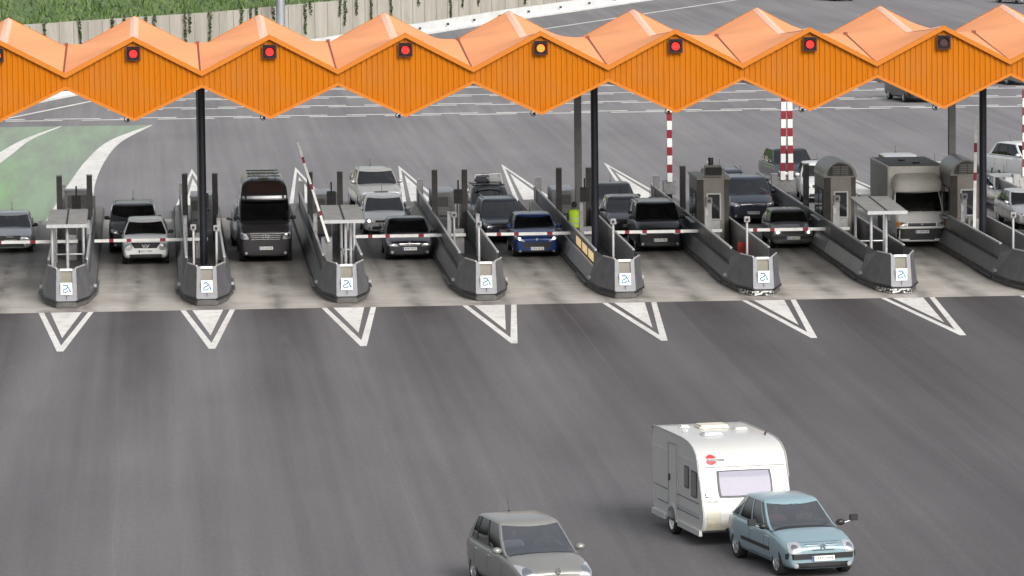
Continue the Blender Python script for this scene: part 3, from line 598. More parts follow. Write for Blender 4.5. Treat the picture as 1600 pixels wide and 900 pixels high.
# striped height barriers behind the booths
def striped(i, xs, label, y=45.3):
    r = empty('striped_barrier', at(i, 0, y), 0, label, 'barrier', 'upright red and white barriers')
    w = .27 if len(xs) == 1 else .38
    mb = MB(); mb.cyl((0,0,0),(0,0,.7),.13,12); mb.build('post', DARKST, r, smooth=40); mb = MB(); mb.box(-w,w,-.25,.25,.68,1.28); mb.build('housing', STEEL, r, bevel=.03)
    mb = MB(); mb.box(-w-.32,-w,-.2,.2,.3,1.15); mb.build('side_cabinet', STEEL_L, r, bevel=.02)
    for x, lean in xs:
        mb = MB(); z = 0
        k = 0
        while z < 3.4:
            a, b = z, z+(.34 if k % 2 else .36); mb.box(-.1,.1,-.04,.04,a,b,k % 2); z = b; k += 1
        o = mb.build('arm', [WHITEP, RED], r); o.location = (x, -.3, 1.2); o.rotation_euler = (0, lean, 0)
        mb = MB(); mb.box(-.11,-.102,-.045,.045,0,z); o = mb.build('arm_edge', DARKST, r); o.location = (x, -.3, 1.2); o.rotation_euler = (0, lean, 0)
striped(6, [(0, 0)], 'single upright red and white striped barrier arm behind the square-roofed booth')
striped(7, [(-.16, R(.8)), (.16, R(-.6))], 'pair of upright red and white striped barrier arms side by side')
striped(9, [(0.2, 0)], 'upright red and white striped barrier cut off by the right edge')
# ---------------------------------------------------------------- vehicles
def bake(o, mods):
    for t, kw in mods:
        m = o.modifiers.new('m', t)
        for k, v in kw.items(): setattr(m, k, v)
    bpy.context.view_layer.update(); dg = bpy.context.evaluated_depsgraph_get()
    me = bpy.data.meshes.new_from_object(o.evaluated_get(dg)); o.modifiers.clear(); o.data = me; return o
def patch(bvh, q, view, name, material, parent, off=.008, th=.02, n=8, rnd=0, W2=1):
    """a thin panel laid on the body: q = 4 corners in the view plane (front/back: x,z ; left/right: y,z ; top: x,y)"""
    q = [Vector(p) for p in q]; nu = nv = n; top = []; bot = []
    for j in range(nv+1):
        for i in range(nu+1):
            u, v = 2*i/nu-1, 2*j/nv-1
            if rnd:
                uu = u*math.sqrt(max(0, 1-v*v/2)); vv = v*math.sqrt(max(0, 1-u*u/2)); u, v = lerp(u, uu, rnd), lerp(v, vv, rnd)
            u, v = (u+1)/2, (v+1)/2; p = q[0].lerp(q[1], u).lerp(q[3].lerp(q[2], u), v)
            o, d = {'front':((p.x,-9,p.y),(0,1,0)), 'back':((p.x,9,p.y),(0,-1,0)), 'left':((-9,p.x,p.y),(1,0,0)), 'right':((9,p.x,p.y),(-1,0,0)), 'top':((p.x,p.y,9),(0,0,-1))}[view]
            hit, nrm, _, _ = bvh.ray_cast(Vector(o), Vector(d))
            if hit is None: hit, nrm, _, _ = bvh.find_nearest(Vector(o)+Vector(d)*(9-W2))
            if nrm.dot(Vector(d)) > 0: nrm = -nrm
            top.append(hit+nrm*off); bot.append(hit-nrm*th)
    mb = MB(); N = len(top); w = nu+1
    fs = [(j*w+i, j*w+i+1, (j+1)*w+i+1, (j+1)*w+i) for j in range(nv) for i in range(nu)]
    rim = [i for i in range(w)]+[j*w+nu for j in range(1, nv+1)]+[nv*w+i for i in range(nu-1, -1, -1)]+[j*w for j in range(nv-1, 0, -1)]
    fs += [(rim[k], rim[(k+1) % len(rim)], N+rim[(k+1) % len(rim)], N+rim[k]) for k in range(len(rim))]
    mb.add(top+bot, fs); return mb.build(name, material, parent, smooth=45)
_wh = {}
def wheel(parent, x, y, r, w=.21, style='alloy', side=1):
    key = (round(r,3), style, side)
    if key not in _wh:
        mb = MB(); prof = [(r*.66,-w/2),(r*.95,-w/2),(r,-w*.38),(r,w*.38),(r*.95,w/2),(r*.66,w/2)]; n = 28
        mb.loft([[(side*b, a*math.cos(2*math.pi*k/n), a*math.sin(2*math.pi*k/n)) for k in range(n)] for a, b in prof], caps=False)
        ty = mb.build('wheel', RUBBER, smooth=40); rm = MB()
        rm.loft([[(side*b, a*math.cos(2*math.pi*k/n), a*math.sin(2*math.pi*k/n)) for k in range(n)] for a, b in ((r*.68,w*.5),(r*.63,w*.5),(r*.60,w*.3),(r*.60,-w*.3))], caps=False)
        rm.cyl((side*w*.02,0,0), (side*w*.1,0,0), r*.62, n, mi=1)
        if style == 'alloy':
            for k in range(5):
                t = 2*math.pi*k/5
                for dt in (-.16, .16):
                    a, b = t, t+dt; rm.cyl((side*w*.44,math.cos(a)*r*.1,math.sin(a)*r*.1), (side*w*.40,math.cos(b)*r*.62,math.sin(b)*r*.62), r*.055, 6, r*.05)
            rm.cyl((side*w*.1,0,0), (side*w*.47,0,0), r*.13, 12)
        else:
            rm.cyl((side*w*.1,0,0), (side*w*.38,0,0), r*.6, n, r*.52); rm.cyl((side*w*.38,0,0), (side*w*.46,0,0), r*.16, 14)
            for k in range(8): t = 2*math.pi*k/8; rm.cyl((side*w*.375,math.cos(t)*r*.42,math.sin(t)*r*.42), (side*w*.39,math.cos(t)*r*.42,math.sin(t)*r*.42), r*.05, 8, mi=1)
        ri = rm.build('rim', [ALLOY if style != 'white' else WHITEP, BLACK], ty, smooth=35); _wh[key] = (ty, ri); first = True
        ty.parent = parent; ty.location = (x, y, r); return ty
    ty, ri = _wh[key]; a = ty.copy(); COL.objects.link(a); a.parent = parent; a.location = (x, y, r)
    b = ri.copy(); COL.objects.link(b); b.parent = a; return a
def skin_mesh(name, verts, edges, radii, material, parent=None, lv=2):
    me = bpy.data.meshes.new(name); me.from_pydata([Vector(v) for v in verts], edges, []); o = bpy.data.objects.new(name, me); COL.objects.link(o)
    o.modifiers.new('s', 'SKIN'); sv = me.skin_vertices[0].data
    for k, rr in enumerate(radii): sv[k].radius = (rr, rr) if isinstance(rr, (int, float)) else rr
    sv[0].use_root = True
    m = o.modifiers.new('u', 'SUBSURF'); m.levels = m.render_levels = lv
    bpy.context.view_layer.update(); ev = bpy.data.meshes.new_from_object(o.evaluated_get(bpy.context.evaluated_depsgraph_get()))
    o.modifiers.clear(); o.data = ev; ev.materials.clear()
    for x in (material if isinstance(material, (list, tuple)) else [material]): ev.materials.append(x)
    ev.polygons.foreach_set('use_smooth', [True]*len(ev.polygons))
    if parent: o.parent = parent
    return o
def seated(loc, rz, label, shirt, hair=HAIR, steer=True):
    """one continuous seated figure: pelvis, torso, head, bent arms to the wheel, thighs and shins; front is -Y"""
    v = [(0,0,.10),(0,.05,.27),(0,.08,.43),(0,.075,.53),(0,.04,.64),(0,.04,.74)]; e = [(0,1),(1,2),(2,3),(3,4),(4,5)]; r_ = [(.16,.13),(.16,.11),(.19,.11),(.055,.055),(.085,.10),(.06,.07)]
    for s_ in (-1, 1):
        k = len(v); v += [(s_*.18,.08,.47),(s_*.24,-.08,.30),(s_*.16,-.30,.32),(s_*.15,-.37,.33)]; e += [(2,k),(k,k+1),(k+1,k+2),(k+2,k+3)]; r_ += [.06,.045,.032,.035]
        k = len(v); v += [(s_*.10,-.05,.10),(s_*.12,-.42,.16),(s_*.12,-.60,-.15),(s_*.12,-.72,-.18)]; e += [(0,k),(k,k+1),(k+1,k+2),(k+2,k+3)]; r_ += [.085,.065,.045,.04]
    o = skin_mesh('person', v, e, r_, [shirt, SKIN]); me = o.data
    for p in me.polygons:
        c = p.center; p.material_index = 1 if c.z > .525 or (c.y < -.2 and c.z > .22) else 0
    o.location = loc; o.rotation_euler = (0,0,rz); tag(o, label, 'person')
    h = MB(); n = 10
    h.loft([[(math.cos(2*math.pi*k/n)*a, .075+math.sin(2*math.pi*k/n)*a, z) for k in range(n)] for a, z in ((.06,.60),(.086,.66),(.090,.71),(.078,.76),(.035,.79))]); h.build('hair', hair, o, smooth=60)
    f = MB(); f.cyl((0,-.035,.655),(0,-.07,.64),.014,6,.01); f.build('nose', SKIN, o)
    f = MB(); [f.cyl((s_*.03,-.035,.68),(s_*.03,-.052,.68),.01,6) for s_ in (-1,1)]; f.build('eyes', INK, o)
    return o

D = dict(L=4.2, W=1.76, H=1.48, zn=.70, zh=.91, zb=.95, zt=1.0, sA=1.1, sB=1.85, sC=3.75, sD=4.1, ov=.82, wb=2.55, r=.31, gc=.19, wr=.60, rake=0,
         win=((.06,.40),(.44,.74),(.78,.92)), vtop=.955, nose=.80, crown=.05, cw=.10, glass=GLASS, rims='alloy', rails=0, black_pillar=True,
         head=((.52,-.20),(.90,-.14),(.93,.0),(.60,-.05)), headm=LENS, grille=((-.42,-.17),(.42,-.17),(.46,-.05),(-.46,-.05)), gbars=3, gm=BLACK,
         intake=(.62,.27,.40), fogs=True, bumper=None, plate='0000 XXX', pz=.46, lit=False, antenna=True, strip=False, detail=1, seats=True, mirror=None, bright=False)
def car(name, label, cat, front, rz, pm, group=None, **kw):
    p = dict(D); p.update(kw); L, W, H = p['L'], p['W'], p['H']; w2 = W/2
    loc = (front[0]-math.sin(rz)*L/2, front[1]+math.cos(rz)*L/2, 0)
    root = empty(name, loc, rz, label, cat, group); hy = L/2
    zn, zh, zb, zt, gc, sA, sB, sC, sD = [p[k] for k in ('zn','zh','zb','zt','gc','sA','sB','sC','sD')]
    # ---- body shell
    st = [(0, p['nose'], zn-.10, gc+.07), (.035, p['nose']+.06, zn-.035, gc+.02), (.16, .945, zn+.01, gc), (lerp(.16,sA,.5), .985, lerp(zn,zh,.55)+.015, gc), (sA, 1, zh, gc),
          (lerp(sA,sD,.33), 1, lerp(zh,zb,.35), gc), (lerp(sA,sD,.7), 1, lerp(zh,zb,.75), gc)]
    if sD < L-.4: st += [(sD, .99, zb, gc), (L-.16, .96, zt, gc)]
    else: st += [(L-.32, .985, zb, gc)]
    st += [(L-.05, .93, zt-.03, gc+.02), (L, .86, zt-.13, gc+.1)]
    def topz(s):
        for a, b in zip(st[:-1], st[1:]):
            if a[0] <= s <= b[0]: return lerp(a[2], b[2], (s-a[0])/(b[0]-a[0]))
        return zt
    rings = []
    for s, k, z1, z0 in st:
        hw = w2*k; h = z1-z0; y = s-hy
        half = [(0,z0),(.80*hw,z0),(.955*hw,z0+.06),(.99*hw,z0+.30*h),(hw,z0+.58*h),(.985*hw,z0+.82*h),(.93*hw,z1-.045),(.80*hw,z1-.005),(.45*hw,z1+.02),(0,z1+.028)]
        rings.append([(x,y,z) for x, z in half]+[(-x,y,z) for x, z in half[-2:0:-1]])
    mb = MB(); n = len(rings[0]); mb.loft(rings, caps=False)
    for ri, rev in ((0, True), (len(rings)-1, False)):
        o = ri*n
        for k in range(9):
            a, b, c, d = o+k, o+k+1, o+(n-k-1) % n, o+(n-k) % n
            f = [a, b, c, d] if k else [a, b, o+n-1]
            if k == 8: f = [o+8, o+9, o+10]
            mb.f.append(f[::-1] if rev else f); mb.m.append(0)
    body = mb.build('body', [pm, BLACK], root)
    cut = MB(); ya = p['ov']-hy; 
    for y in (ya, ya+p['wb']):
        for s_ in (-1, 1): cut.cyl((s_*(w2-.27), y, p['r']+.015), (s_*(w2+.3), y, p['r']+.015), p['r']+.055, 28, mi=1)
    co = cut.build('cutter', [pm, BLACK])
    bake(body, [('SUBSURF', dict(levels=2, render_levels=2))]); bake(body, [('BOOLEAN', dict(object=co, operation='DIFFERENCE', solver='EXACT'))])
    bpy.data.objects.remove(co); me = body.data
    for q in me.polygons:                 # the deck under the glasshouse is dark trim
        c = q.center
        if q.normal.z > .6 and abs(c.x) < w2*.945-.07 and sA-hy+.10 < c.y < min(sD, L-.1)-hy-.12: q.material_index = 1
    me = body.data; me.polygons.foreach_set('use_smooth', [True]*len(me.polygons)); me.set_sharp_from_angle(angle=R(38))
    bvh = BVHTree.FromPolygons([v.co.copy() for v in me.vertices], [tuple(q.vertices) for q in me.polygons])
    # ---- greenhouse with real openings and panes
    hb, hr = w2*.945, w2*p['wr']/.74*.92 if 0 else w2*(p['wr']+.16)
    ze = H-p['crown']; vr = [0,.05,.30,.62,p['vtop'],1.0]
    def yf(v): return lerp(sA, sB, v)-hy
    def yr(v): return lerp(sD, sC, v)-hy
    win = p['win']; tt = sorted(set([0,.03]+[a for w in win for a in w]+[(w[0]+w[1])/2 for w in win]+[.97,1]))
    fx = [-1,-.965,-.93,-.45,0,.45,.93,.965,1]; cols = []
    for x in fx[1:-1]: cols.append(('f', x))
    for t in tt: cols.append(('r', t))
    for x in fx[1:-1][::-1]: cols.append(('b', x))
    for t in tt[::-1]: cols.append(('l', t))
    def edgez(y):          # roof edge droops to front and rear
        k = (y-yf(1))/(yr(1)-yf(1)); return ze-.05*max(0, (.22-k)/.22)**2-.07*max(0, (k-.7)/.3)**2
    def pt(c, v):
        hw = lerp(hb, hr, v)+.025*math.sin(math.pi*v); k, a = c; cw = p['cw']*W
        if k == 'f': x, y = a*hw, yf(v)+cw*a*a-.0
        elif k == 'b': x, y = a*hw, yr(v)-cw*.6*a*a
        else: x = hw*(1 if k == 'r' else -1)*(1-.025*(2*abs(a-.5))**3); y = lerp(yf(v)+cw, yr(v)-cw*.6, a)
        z0 = topz(y+hy)-.035; z1 = edgez(y)+.0; return Vector((x, y, lerp(z0, z1, v)))
    nc, nr = len(cols), len(vr); V = [pt(c, v) for v in vr for c in cols]; F = []; FM = []; panes = {}
    def kind(i):
        a, b = cols[i], cols[(i+1) % nc]
        if a[0] != b[0]: return None
        if a[0] in 'fb': return ('windshield' if a[0] == 'f' else 'rear_window') if max(abs(a[1]), abs(b[1])) <= .94 else None
        m_ = (a[1]+b[1])/2
        for j, w in enumerate(win):
            if w[0] <= m_ <= w[1]: return a[0]+str(j)
        return 'pillar' if win[0][0] < m_ < win[-1][1] else None
    for r_ in range(nr-1):
        for i in range(nc):
            j = (i+1) % nc; q = (r_*nc+i, r_*nc+j, (r_+1)*nc+j, (r_+1)*nc+i); k = kind(i)
            if k and k != 'pillar' and 1 <= r_ <= nr-3: panes.setdefault(k, []).append(q)
            else: F.append(q); FM.append(1 if (k == 'pillar' and p['black_pillar'] and 1 <= r_ <= nr-3) else 0)
    top0 = (nr-1)*nc; ring = [V[top0+i] for i in range(nc)]; cy = (yf(1)+yr(1))/2; prev = top0
    for sc, cr in ((.90,.5),(.62,.86),(.3,.98)):
        base = len(V)
        for q in ring:
            x, y = q.x*sc, cy+(q.y-cy)*(sc*.5+.5 if sc > .8 else sc); V.append(Vector((x, y, lerp(q.z, lerp(edgez(y), ze, .5)+p['crown'], cr))))
        F += [(prev+i, prev+(i+1) % nc, base+(i+1) % nc, base+i) for i in range(nc)]; FM += [0]*nc; prev = base
    V.append(Vector((0, cy, ze+p['crown']))); F += [(prev+i, prev+(i+1) % nc, len(V)-1) for i in range(nc)]; FM += [0]*nc
    mb = MB(); mb.v = [tuple(v) for v in V]; mb.f = [list(f) for f in F]; mb.m = FM
    cab = mb.build('cabin', [pm, BLACK], root, smooth=50)
    cbvh = BVHTree.FromPolygons(V, F+[q for k in panes.values() for q in k])
    for k, qs in panes.items():
        mb = MB(); idx = {}; vs = []; fs = []
        for q in qs:
            f = []
            for a in q:
                if a not in idx: idx[a] = len(vs); c = V[a]; vs.append(c+(Vector((0,cy,c.z))-c).normalized()*.008)
                f.append(idx[a])
            fs.append(f)
        mb.add(vs, fs); nm = k if len(k) > 3 else 'side_window'; g_ = p['glass']
        if k != 'windshield' and p['glass'] is GLASS_CLEAR: g_ = GLASS
        mb.build(nm, g_, root, smooth=60)
    # black screen surround
    # ---- interior
    x0 = hb-.07; mb = MB(); x0 = hb-.16; ys0 = sA-hy+.32; mb.hexa([(-x0,ys0,zh-.2),(x0,ys0,zh-.2),(x0,ys0+.4,zh-.2),(-x0,ys0+.4,zh-.2)], [(-x0,ys0+.1,zh+.05),(x0,ys0+.1,zh+.05),(x0,ys0+.36,zh+.07),(-x0,ys0+.36,zh+.07)]); mb.build('dashboard', INTER, root)
    root['seat_y'] = (sA+sB)/2-hy+.75
    if p['seats']:
        drop = .0
        for (y, xs) in (((sA+sB)/2-hy+.75, (-.36,.36)), ((sA+sB)/2-hy+1.6, (-.40,.0,.40))):
            if y > yr(.5)-.35: continue
            for x in xs:
                mb = MB(); mb.hexa([(x-.21,y,zh-.3),(x+.21,y,zh-.3),(x+.21,y+.14,zh-.3),(x-.21,y+.14,zh-.3)], [(x-.19,y+.12,zh+.17),(x+.19,y+.12,zh+.17),(x+.19,y+.2,zh+.17),(x-.19,y+.2,zh+.17)])
                se = mb.build('seat', INTER, root, bevel=.03); mb = MB(); mb.box(x-.12,x+.12,y+.13,y+.21,zh+.2,zh+.36); mb.build('headrest', INTER, se, bevel=.03)
        sy = (sA+sB)/2-hy+.32; tz = zh+.06; n_ = 16; mb = MB()
        mb.tube([(.36+.16*math.cos(2*math.pi*k/n_), sy+.07*math.sin(2*math.pi*k/n_), tz+.14*math.sin(2*math.pi*k/n_)) for k in range(n_+1)], .014, 6); mb.build('steering_wheel', BLACK, root)
    mb = MB(); mb.box(-.11,.11,yf(.80)+.16,yf(.80)+.19,lerp(zh,ze,.74),lerp(zh,ze,.74)+.06); mb.build('rear_view_mirror', BLACK, root)
    # ---- wheels
    for y in (ya, ya+p['wb']):
        for s_ in (-1, 1): wheel(root, s_*(w2-.125), y, p['r'], .21, p['rims'], s_)
    # ---- front end
    for s_ in (-1, 1):
        q = [(s_*a*w2, zn+b) for a, b in p['head']]
        hl = patch(bvh, q, 'front', 'headlight', p['headm'], root, off=.010, rnd=.45, n=10)
        cx = sum(a for a, b in q)/4; cz = sum(b for a, b in q)/4; rr = min(abs(q[2][1]-q[1][1]), abs(q[1][0]-q[0][0]))*.36
        if p['detail']:
            patch(bvh, [(cx-rr,cz-rr),(cx+rr,cz-rr),(cx+rr,cz+rr),(cx-rr,cz+rr)], 'front', 'bulb', LAMP_ON if p['lit'] else CHROME, hl, off=.016, rnd=1, n=8)
    gr = patch(bvh, [(a*w2, zn+b) for a, b in p['grille']], 'front', 'grille', p['gm'], root, off=.012)
    if p['gbars'] and p['detail']:
        g0, g1, g2, g3 = [Vector(v) for v in p['grille']]
        for k in range(p['gbars']):
            t = (k+.5)/p['gbars']; a = g0.lerp(g3, t); b = g1.lerp(g2, t); h = .011
            patch(bvh, [(a.x*w2, zn+a.y-h),(b.x*w2, zn+b.y-h),(b.x*w2, zn+b.y+h),(a.x*w2, zn+a.y+h)], 'front', 'grille_bar', CHROME if p['bright'] else DARKST, gr, off=.022, n=6)
    iw, i0, i1 = p['intake']; patch(bvh, [(-iw*w2,i0),(iw*w2,i0),(iw*w2*.94,i1),(-iw*w2*.94,i1)], 'front', 'lower_intake', BLACK, root, off=.008, rnd=.12)
    if p['bumper']: patch(bvh, [(-.925*w2,p['bumper'][0]),(.925*w2,p['bumper'][0]),(.925*w2,p['bumper'][1]),(-.925*w2,p['bumper'][1])], 'front', 'bumper', BLACK, root, off=.03, n=14)
    if p['fogs'] and p['detail']:
        for s_ in (-1, 1):
            c = s_*.72*w2; z = (i0+i1)/2+.0; patch(bvh, [(c-.05,z-.05),(c+.05,z-.05),(c+.05,z+.05),(c-.05,z+.05)], 'front', 'fog_lamp', LENS, root, off=.02, rnd=1, n=6)
    pz = p['pz']; hit = bvh.ray_cast(Vector((.22,-9,pz)), Vector((0,1,0)))[0] or Vector((0,-hy,pz)); hc = bvh.ray_cast(Vector((0,-9,pz)), Vector((0,1,0)))[0] or hit
    py = min(hc.y, hit.y)-.035; mb = MB(); mb.box(-.26,.26,py-.006,py+.03,pz-.057,pz+.057); pl = mb.build('number_plate', WHITE, root)
    mb = MB(); mb.box(-.258,-.215,py-.009,py-.005,pz-.055,pz+.055); mb.build('plate_band', EUBLUE, pl)
    if p['detail']: text(p['plate'], 'plate_text', .095, INK, pl, (.022, py-.010, pz), width=.42)
    # ---- doors, handles, mirrors, wipers
    za = gc+.13; hw_ = .007; tb = [(win[0][1]+win[1][0])/2] if len(win) > 1 else []
    yB = [lerp(yf(0)+p['cw']*W, yr(0), t) for t in tb]; yD0 = yf(0)+.08; yD1 = yr(0)-.25 if len(win) < 3 else lerp(yf(0)+p['cw']*W, yr(0), win[2][0])-.03
    if p['detail']:
        for s_, vw in ((-1,'left'),(1,'right')):
            for y in [max(yD0, ya+p['r']+.14)]+yB+[yD1]:
                patch(bvh, [(y-hw_,za),(y+hw_,za),(y+hw_,topz(y+hy)-.10),(y-hw_,topz(y+hy)-.10)], vw, 'door_gap', BLACK, root, off=.002, n=5)
            patch(bvh, [(yD0+.1,za-.008),(yD1,za-.008),(yD1,za+.004),(yD0+.1,za+.004)], vw, 'door_gap', BLACK, root, off=.002, n=5)
            for y in yB+[yD1]:
                h = topz(y+hy)-.18; a = bvh.ray_cast(Vector((s_*9, y-.17, h)), Vector((-s_,0,0)))[0]
                if a: mb = MB(); mb.box(a.x-.012,a.x+.03,y-.25,y-.10,h-.014,h+.014) if s_ > 0 else mb.box(a.x-.03,a.x+.012,y-.25,y-.10,h-.014,h+.014); mb.build('door_handle', pm if not p['bright'] else CHROME, root, bevel=.008)
            if p['strip']: patch(bvh, [(ya+p['r']+.1,.50),(ya+p['wb']-p['r']-.1,.50),(ya+p['wb']-p['r']-.1,.58),(ya+p['r']+.1,.58)], vw, 'rubbing_strip', BLACK, root, off=.014, n=6)
    for s_ in (-1, 1):
        b = pt(('r' if s_ > 0 else 'l', .05), .10); c = b+Vector((s_*.13, -.02, .06)); mb = MB()
        n_ = 12; mb.loft([[(c.x+math.cos(2*math.pi*k/n_)*.105*q, c.y+dy, c.z+math.sin(2*math.pi*k/n_)*.075*q) for k in range(n_)] for dy, q in ((-.07,.35),(-.05,.75),(0,1),(.05,1),(.07,.92))])
        mr = mb.build('mirror', p['mirror'] or pm, root, smooth=60); mb = MB(); mb.cyl(b, c, .03, 8); mb.build('bracket', BLACK, mr)
    for a, b in ((-.62, .02), (.05, .66)):
        A = pt(('f', a), .03)+Vector((0,-.03,.02)); B = pt(('f', b), .10)+Vector((0,-.03,.01)); mb = MB(); mb.tube([A, B], .013, 6); mb.build('wiper', BLACK, root)
    if p['antenna']: mb = MB(); y = yr(1)-.25; mb.cyl((0,y,ze+.02),(0,y+.12,ze+.32),.008,6); mb.cyl((0,y-.03,ze),(0,y,ze+.04),.03,8); mb.build('antenna', BLACK, root)
    if p['rails']:
        for s_ in (-1, 1):
            x = s_*hr*.88; y0, y1 = lerp(yf(1), yr(1), .16), lerp(yf(1), yr(1), .93); mb = MB()
            mb.tube([(x,y0,ze-.03),(x,y0+.12,ze+.07),(x,y1-.12,ze+.07),(x,y1,ze-.03)], .02, 8); mb.build('roof_rail', ALLOY if p['rails'] == 1 else BLACK, root, smooth=50)
    if p['detail']:
        for s_ in (-1, 1): patch(bvh, [(s_*.62*w2,zt-.32),(s_*.92*w2,zt-.32),(s_*.90*w2,zt-.1),(s_*.66*w2,zt-.1)], 'back', 'tail_light', mat('tail_lens', (.4,.01,.01), .2, coat=1), root, off=.01)
    return root, body, bvh, cab, cbvh, pt
def shape(parent, bvh, kind, x, z, s, mt=CHROME, name='emblem'):
    hs = [bvh.ray_cast(Vector((x,-9,z+k)), Vector((0,1,0)))[0] for k in (-s, 0, s*.8)]; hs = [q.y for q in hs if q]; y = min(hs)-.012 if hs else 0; mb = MB()
    def seg(a, b, w):
        a, b = Vector(a), Vector(b); d = (b-a).normalized()*w; n_ = Vector((-d.y, d.x)); mb.hexa(*[[(x+q.x*s,y+yy,z+q.y*s) for q in (a-n_,a+n_,b+n_,b-n_)] for yy in (.012,-.012)])
    def circ(r0, r1, n=24):
        mb.loft([[(x+math.cos(2*math.pi*k/n)*r*s, y+yy, z+math.sin(2*math.pi*k/n)*r*s) for k in range(n)] for r, yy in ((r0,.012),(r0,-.012),(r1,-.012),(r1,.012))], caps=False)
    if kind == 'chevrons':
        for dz in (.25, -.45): seg((-.75,dz-.35),(0,dz+.3),.16); seg((.75,dz-.35),(0,dz+.3),.16)
    elif kind == 'diamond':
        P_ = [(0,1.1),(.72,0),(0,-1.1),(-.72,0)]
        for a, b in zip(P_, P_[1:]+P_[:1]): seg(a, b, .24)
    elif kind == 'ringv': circ(1, .82); seg((-.45,.6),(0,.05),.09); seg((.45,.6),(0,.05),.09); seg((-.75,.2),(-.35,-.7),.09); seg((.75,.2),(.35,-.7),.09); seg((-.35,-.7),(0,0),.09); seg((.35,-.7),(0,0),.09)
    elif kind == 'star': circ(1, .86); seg((0,0),(0,.9),.1); seg((0,0),(.78,-.5),.1); seg((0,0),(-.78,-.5),.1)
    elif kind == 'ring': circ(1, .0); 
    elif kind == 'oval': circ(1, .3)
    elif kind == 'rings4':
        for k in range(4): x_ = x; mb.loft([[(x+(k-1.5)*s*1.25+math.cos(2*math.pi*q/16)*r*s, y+yy, z+math.sin(2*math.pi*q/16)*r*s) for q in range(16)] for r, yy in ((1,.012),(1,-.012),(.75,-.012),(.75,.012))], caps=False)
    elif kind == 'bird': seg((-.6,.5),(-.1,-.2),.2); seg((-.1,-.2),(.2,.7),.2); seg((-.1,-.2),(.4,-.6),.18)
    elif kind == 'vee': seg((-1.1,.45),(-.45,-.5),.16); seg((1.1,.45),(.45,-.5),.16); circ(.5, .3)
    return mb.build(name, mt, parent)
# paints
SILV = paint('silver', (.56,.57,.58), .5); SILV2 = paint('warm_silver', (.48,.47,.44), .5); WHT = paint('white', (.60,.61,.61), .0); PEARL = paint('pearl', (.80,.81,.81), .1)
BLK = paint('black', (.012,.012,.014), .3); DGREY = paint('dark_grey', (.05,.052,.06), .5); BLUE = paint('dark_blue', (.012,.045,.20), .3); GREY = paint('mid_grey', (.13,.135,.145), .5)
LBLUE = paint('light_blue', (.27,.385,.435), .3); OLIVE = paint('old_grey_green', (.075,.08,.072), .2, .45); SCEN = paint('grey_silver', (.25,.25,.24), .35, .42); SLATE = paint('slate', (.055,.065,.095), .45)
SH = [mat('shirt_%s' % n_, c, .8) for n_, c in (('pink', (.42,.16,.15)), ('white', (.5,.5,.55)), ('grey', (.15,.15,.17)), ('tan', (.35,.24,.16)))]
def driver(root, x, y, z, label, shirt):
    z += .03; sy = root.get('seat_y'); y = y if sy is None else sy-.14
    M = Matrix.Rotation(root.rotation_euler.z, 4, 'Z'); q = root.location+M@Vector((x,y,z)); return seated(q, root.rotation_euler.z, label, shirt)

# --- foreground: grey family car -----------------------------------------
r_, b_, v_, c_, cv, pt = car('family_car', 'grey-silver family hatchback driving alone at the bottom edge', 'car', (16.30, -51.3), R(13), SCEN, L=4.2, W=1.78, H=1.60, zn=.76, zh=.97, zb=1.04, zt=1.08, sA=1.0, sB=1.95, sC=3.85, sD=4.1, ov=.84, wb=2.64, r=.33, wr=.60,
    glass=GLASS_CLEAR, head=((.46,-.20),(.84,-.20),(.95,.09),(.70,.05)), grille=((-.5,-.20),(.5,-.20),(.5,-.155),(-.5,-.155)), gbars=0, intake=(.6,.27,.42), plate='4713 GHD', win=((.05,.40),(.435,.74),(.77,.90)), bright=True, crown=.06)
shape(r_, v_, 'diamond', 0, .745, .07)
driver(r_, .36, -.42, .60, 'driver at the wheel of the grey family hatchback at the bottom edge', SH[2]); driver(r_, -.36, -.42, .60, 'front passenger in pale clothes in the grey family hatchback', SH[1])
# --- light blue people carrier --------------------------------------------
r_, b_, v_, c_, cv, pt = car('people_carrier', 'light blue rounded people carrier towing the white caravan', 'car', (22.42, -48.30), R(12.5), LBLUE, L=4.18, W=1.72, H=1.55, zn=.74, zh=.97, zb=1.02, zt=1.0, sA=.98, sB=1.95, sC=3.50, sD=4.05, ov=.74, wb=2.76, r=.32, wr=.58,
    glass=GLASS_CLEAR, head=((.60,-.20),(.90,-.18),(.88,.03),(.56,.06)), grille=((-.30,-.115),(.30,-.115),(.30,-.10),(-.30,-.10)), gbars=0, intake=(.80,.24,.36), bumper=(.44,.56), plate='1147 DWL', pz=.45, win=((.03,.12),(.15,.44),(.48,.76),(.80,.95)), strip=True, bright=True, black_pillar=False, mirror=BLACK, crown=.075, antenna=False)
shape(r_, v_, 'chevrons', 0, .725, .075)
for s_ in (-1, 1):
    for dz in (0, -.045): patch(v_, [(s_*.10,.735+dz),(s_*.38,.735+dz),(s_*.38,.75+dz),(s_*.10,.75+dz)], 'front', 'grille_slat', CHROME, r_, off=.012, n=4)
patch(v_, [(-.72,.785),(.72,.785),(.72,.79),(-.72,.79)], 'front', 'bonnet_gap', BLACK, r_, off=.002)
for s_, vw in ((-1, 'left'), (1, 'right')):    # towing mirrors on arms
    b = pt(('r' if s_ > 0 else 'l', .06), .12); c = b+Vector((s_*.42, -.1, .10)); mb = MB(); mb.tube([b, b+Vector((s_*.2,-.05,.03)), c], .018, 8); tm = mb.build('towing_mirror_arm', CHROME, r_)
    mb = MB(); mb.box(c.x-.10,c.x+.10,c.y-.05,c.y+.03,c.z-.02,c.z+.13); mb.build('mirror_head', BLACK, tm, bevel=.02)
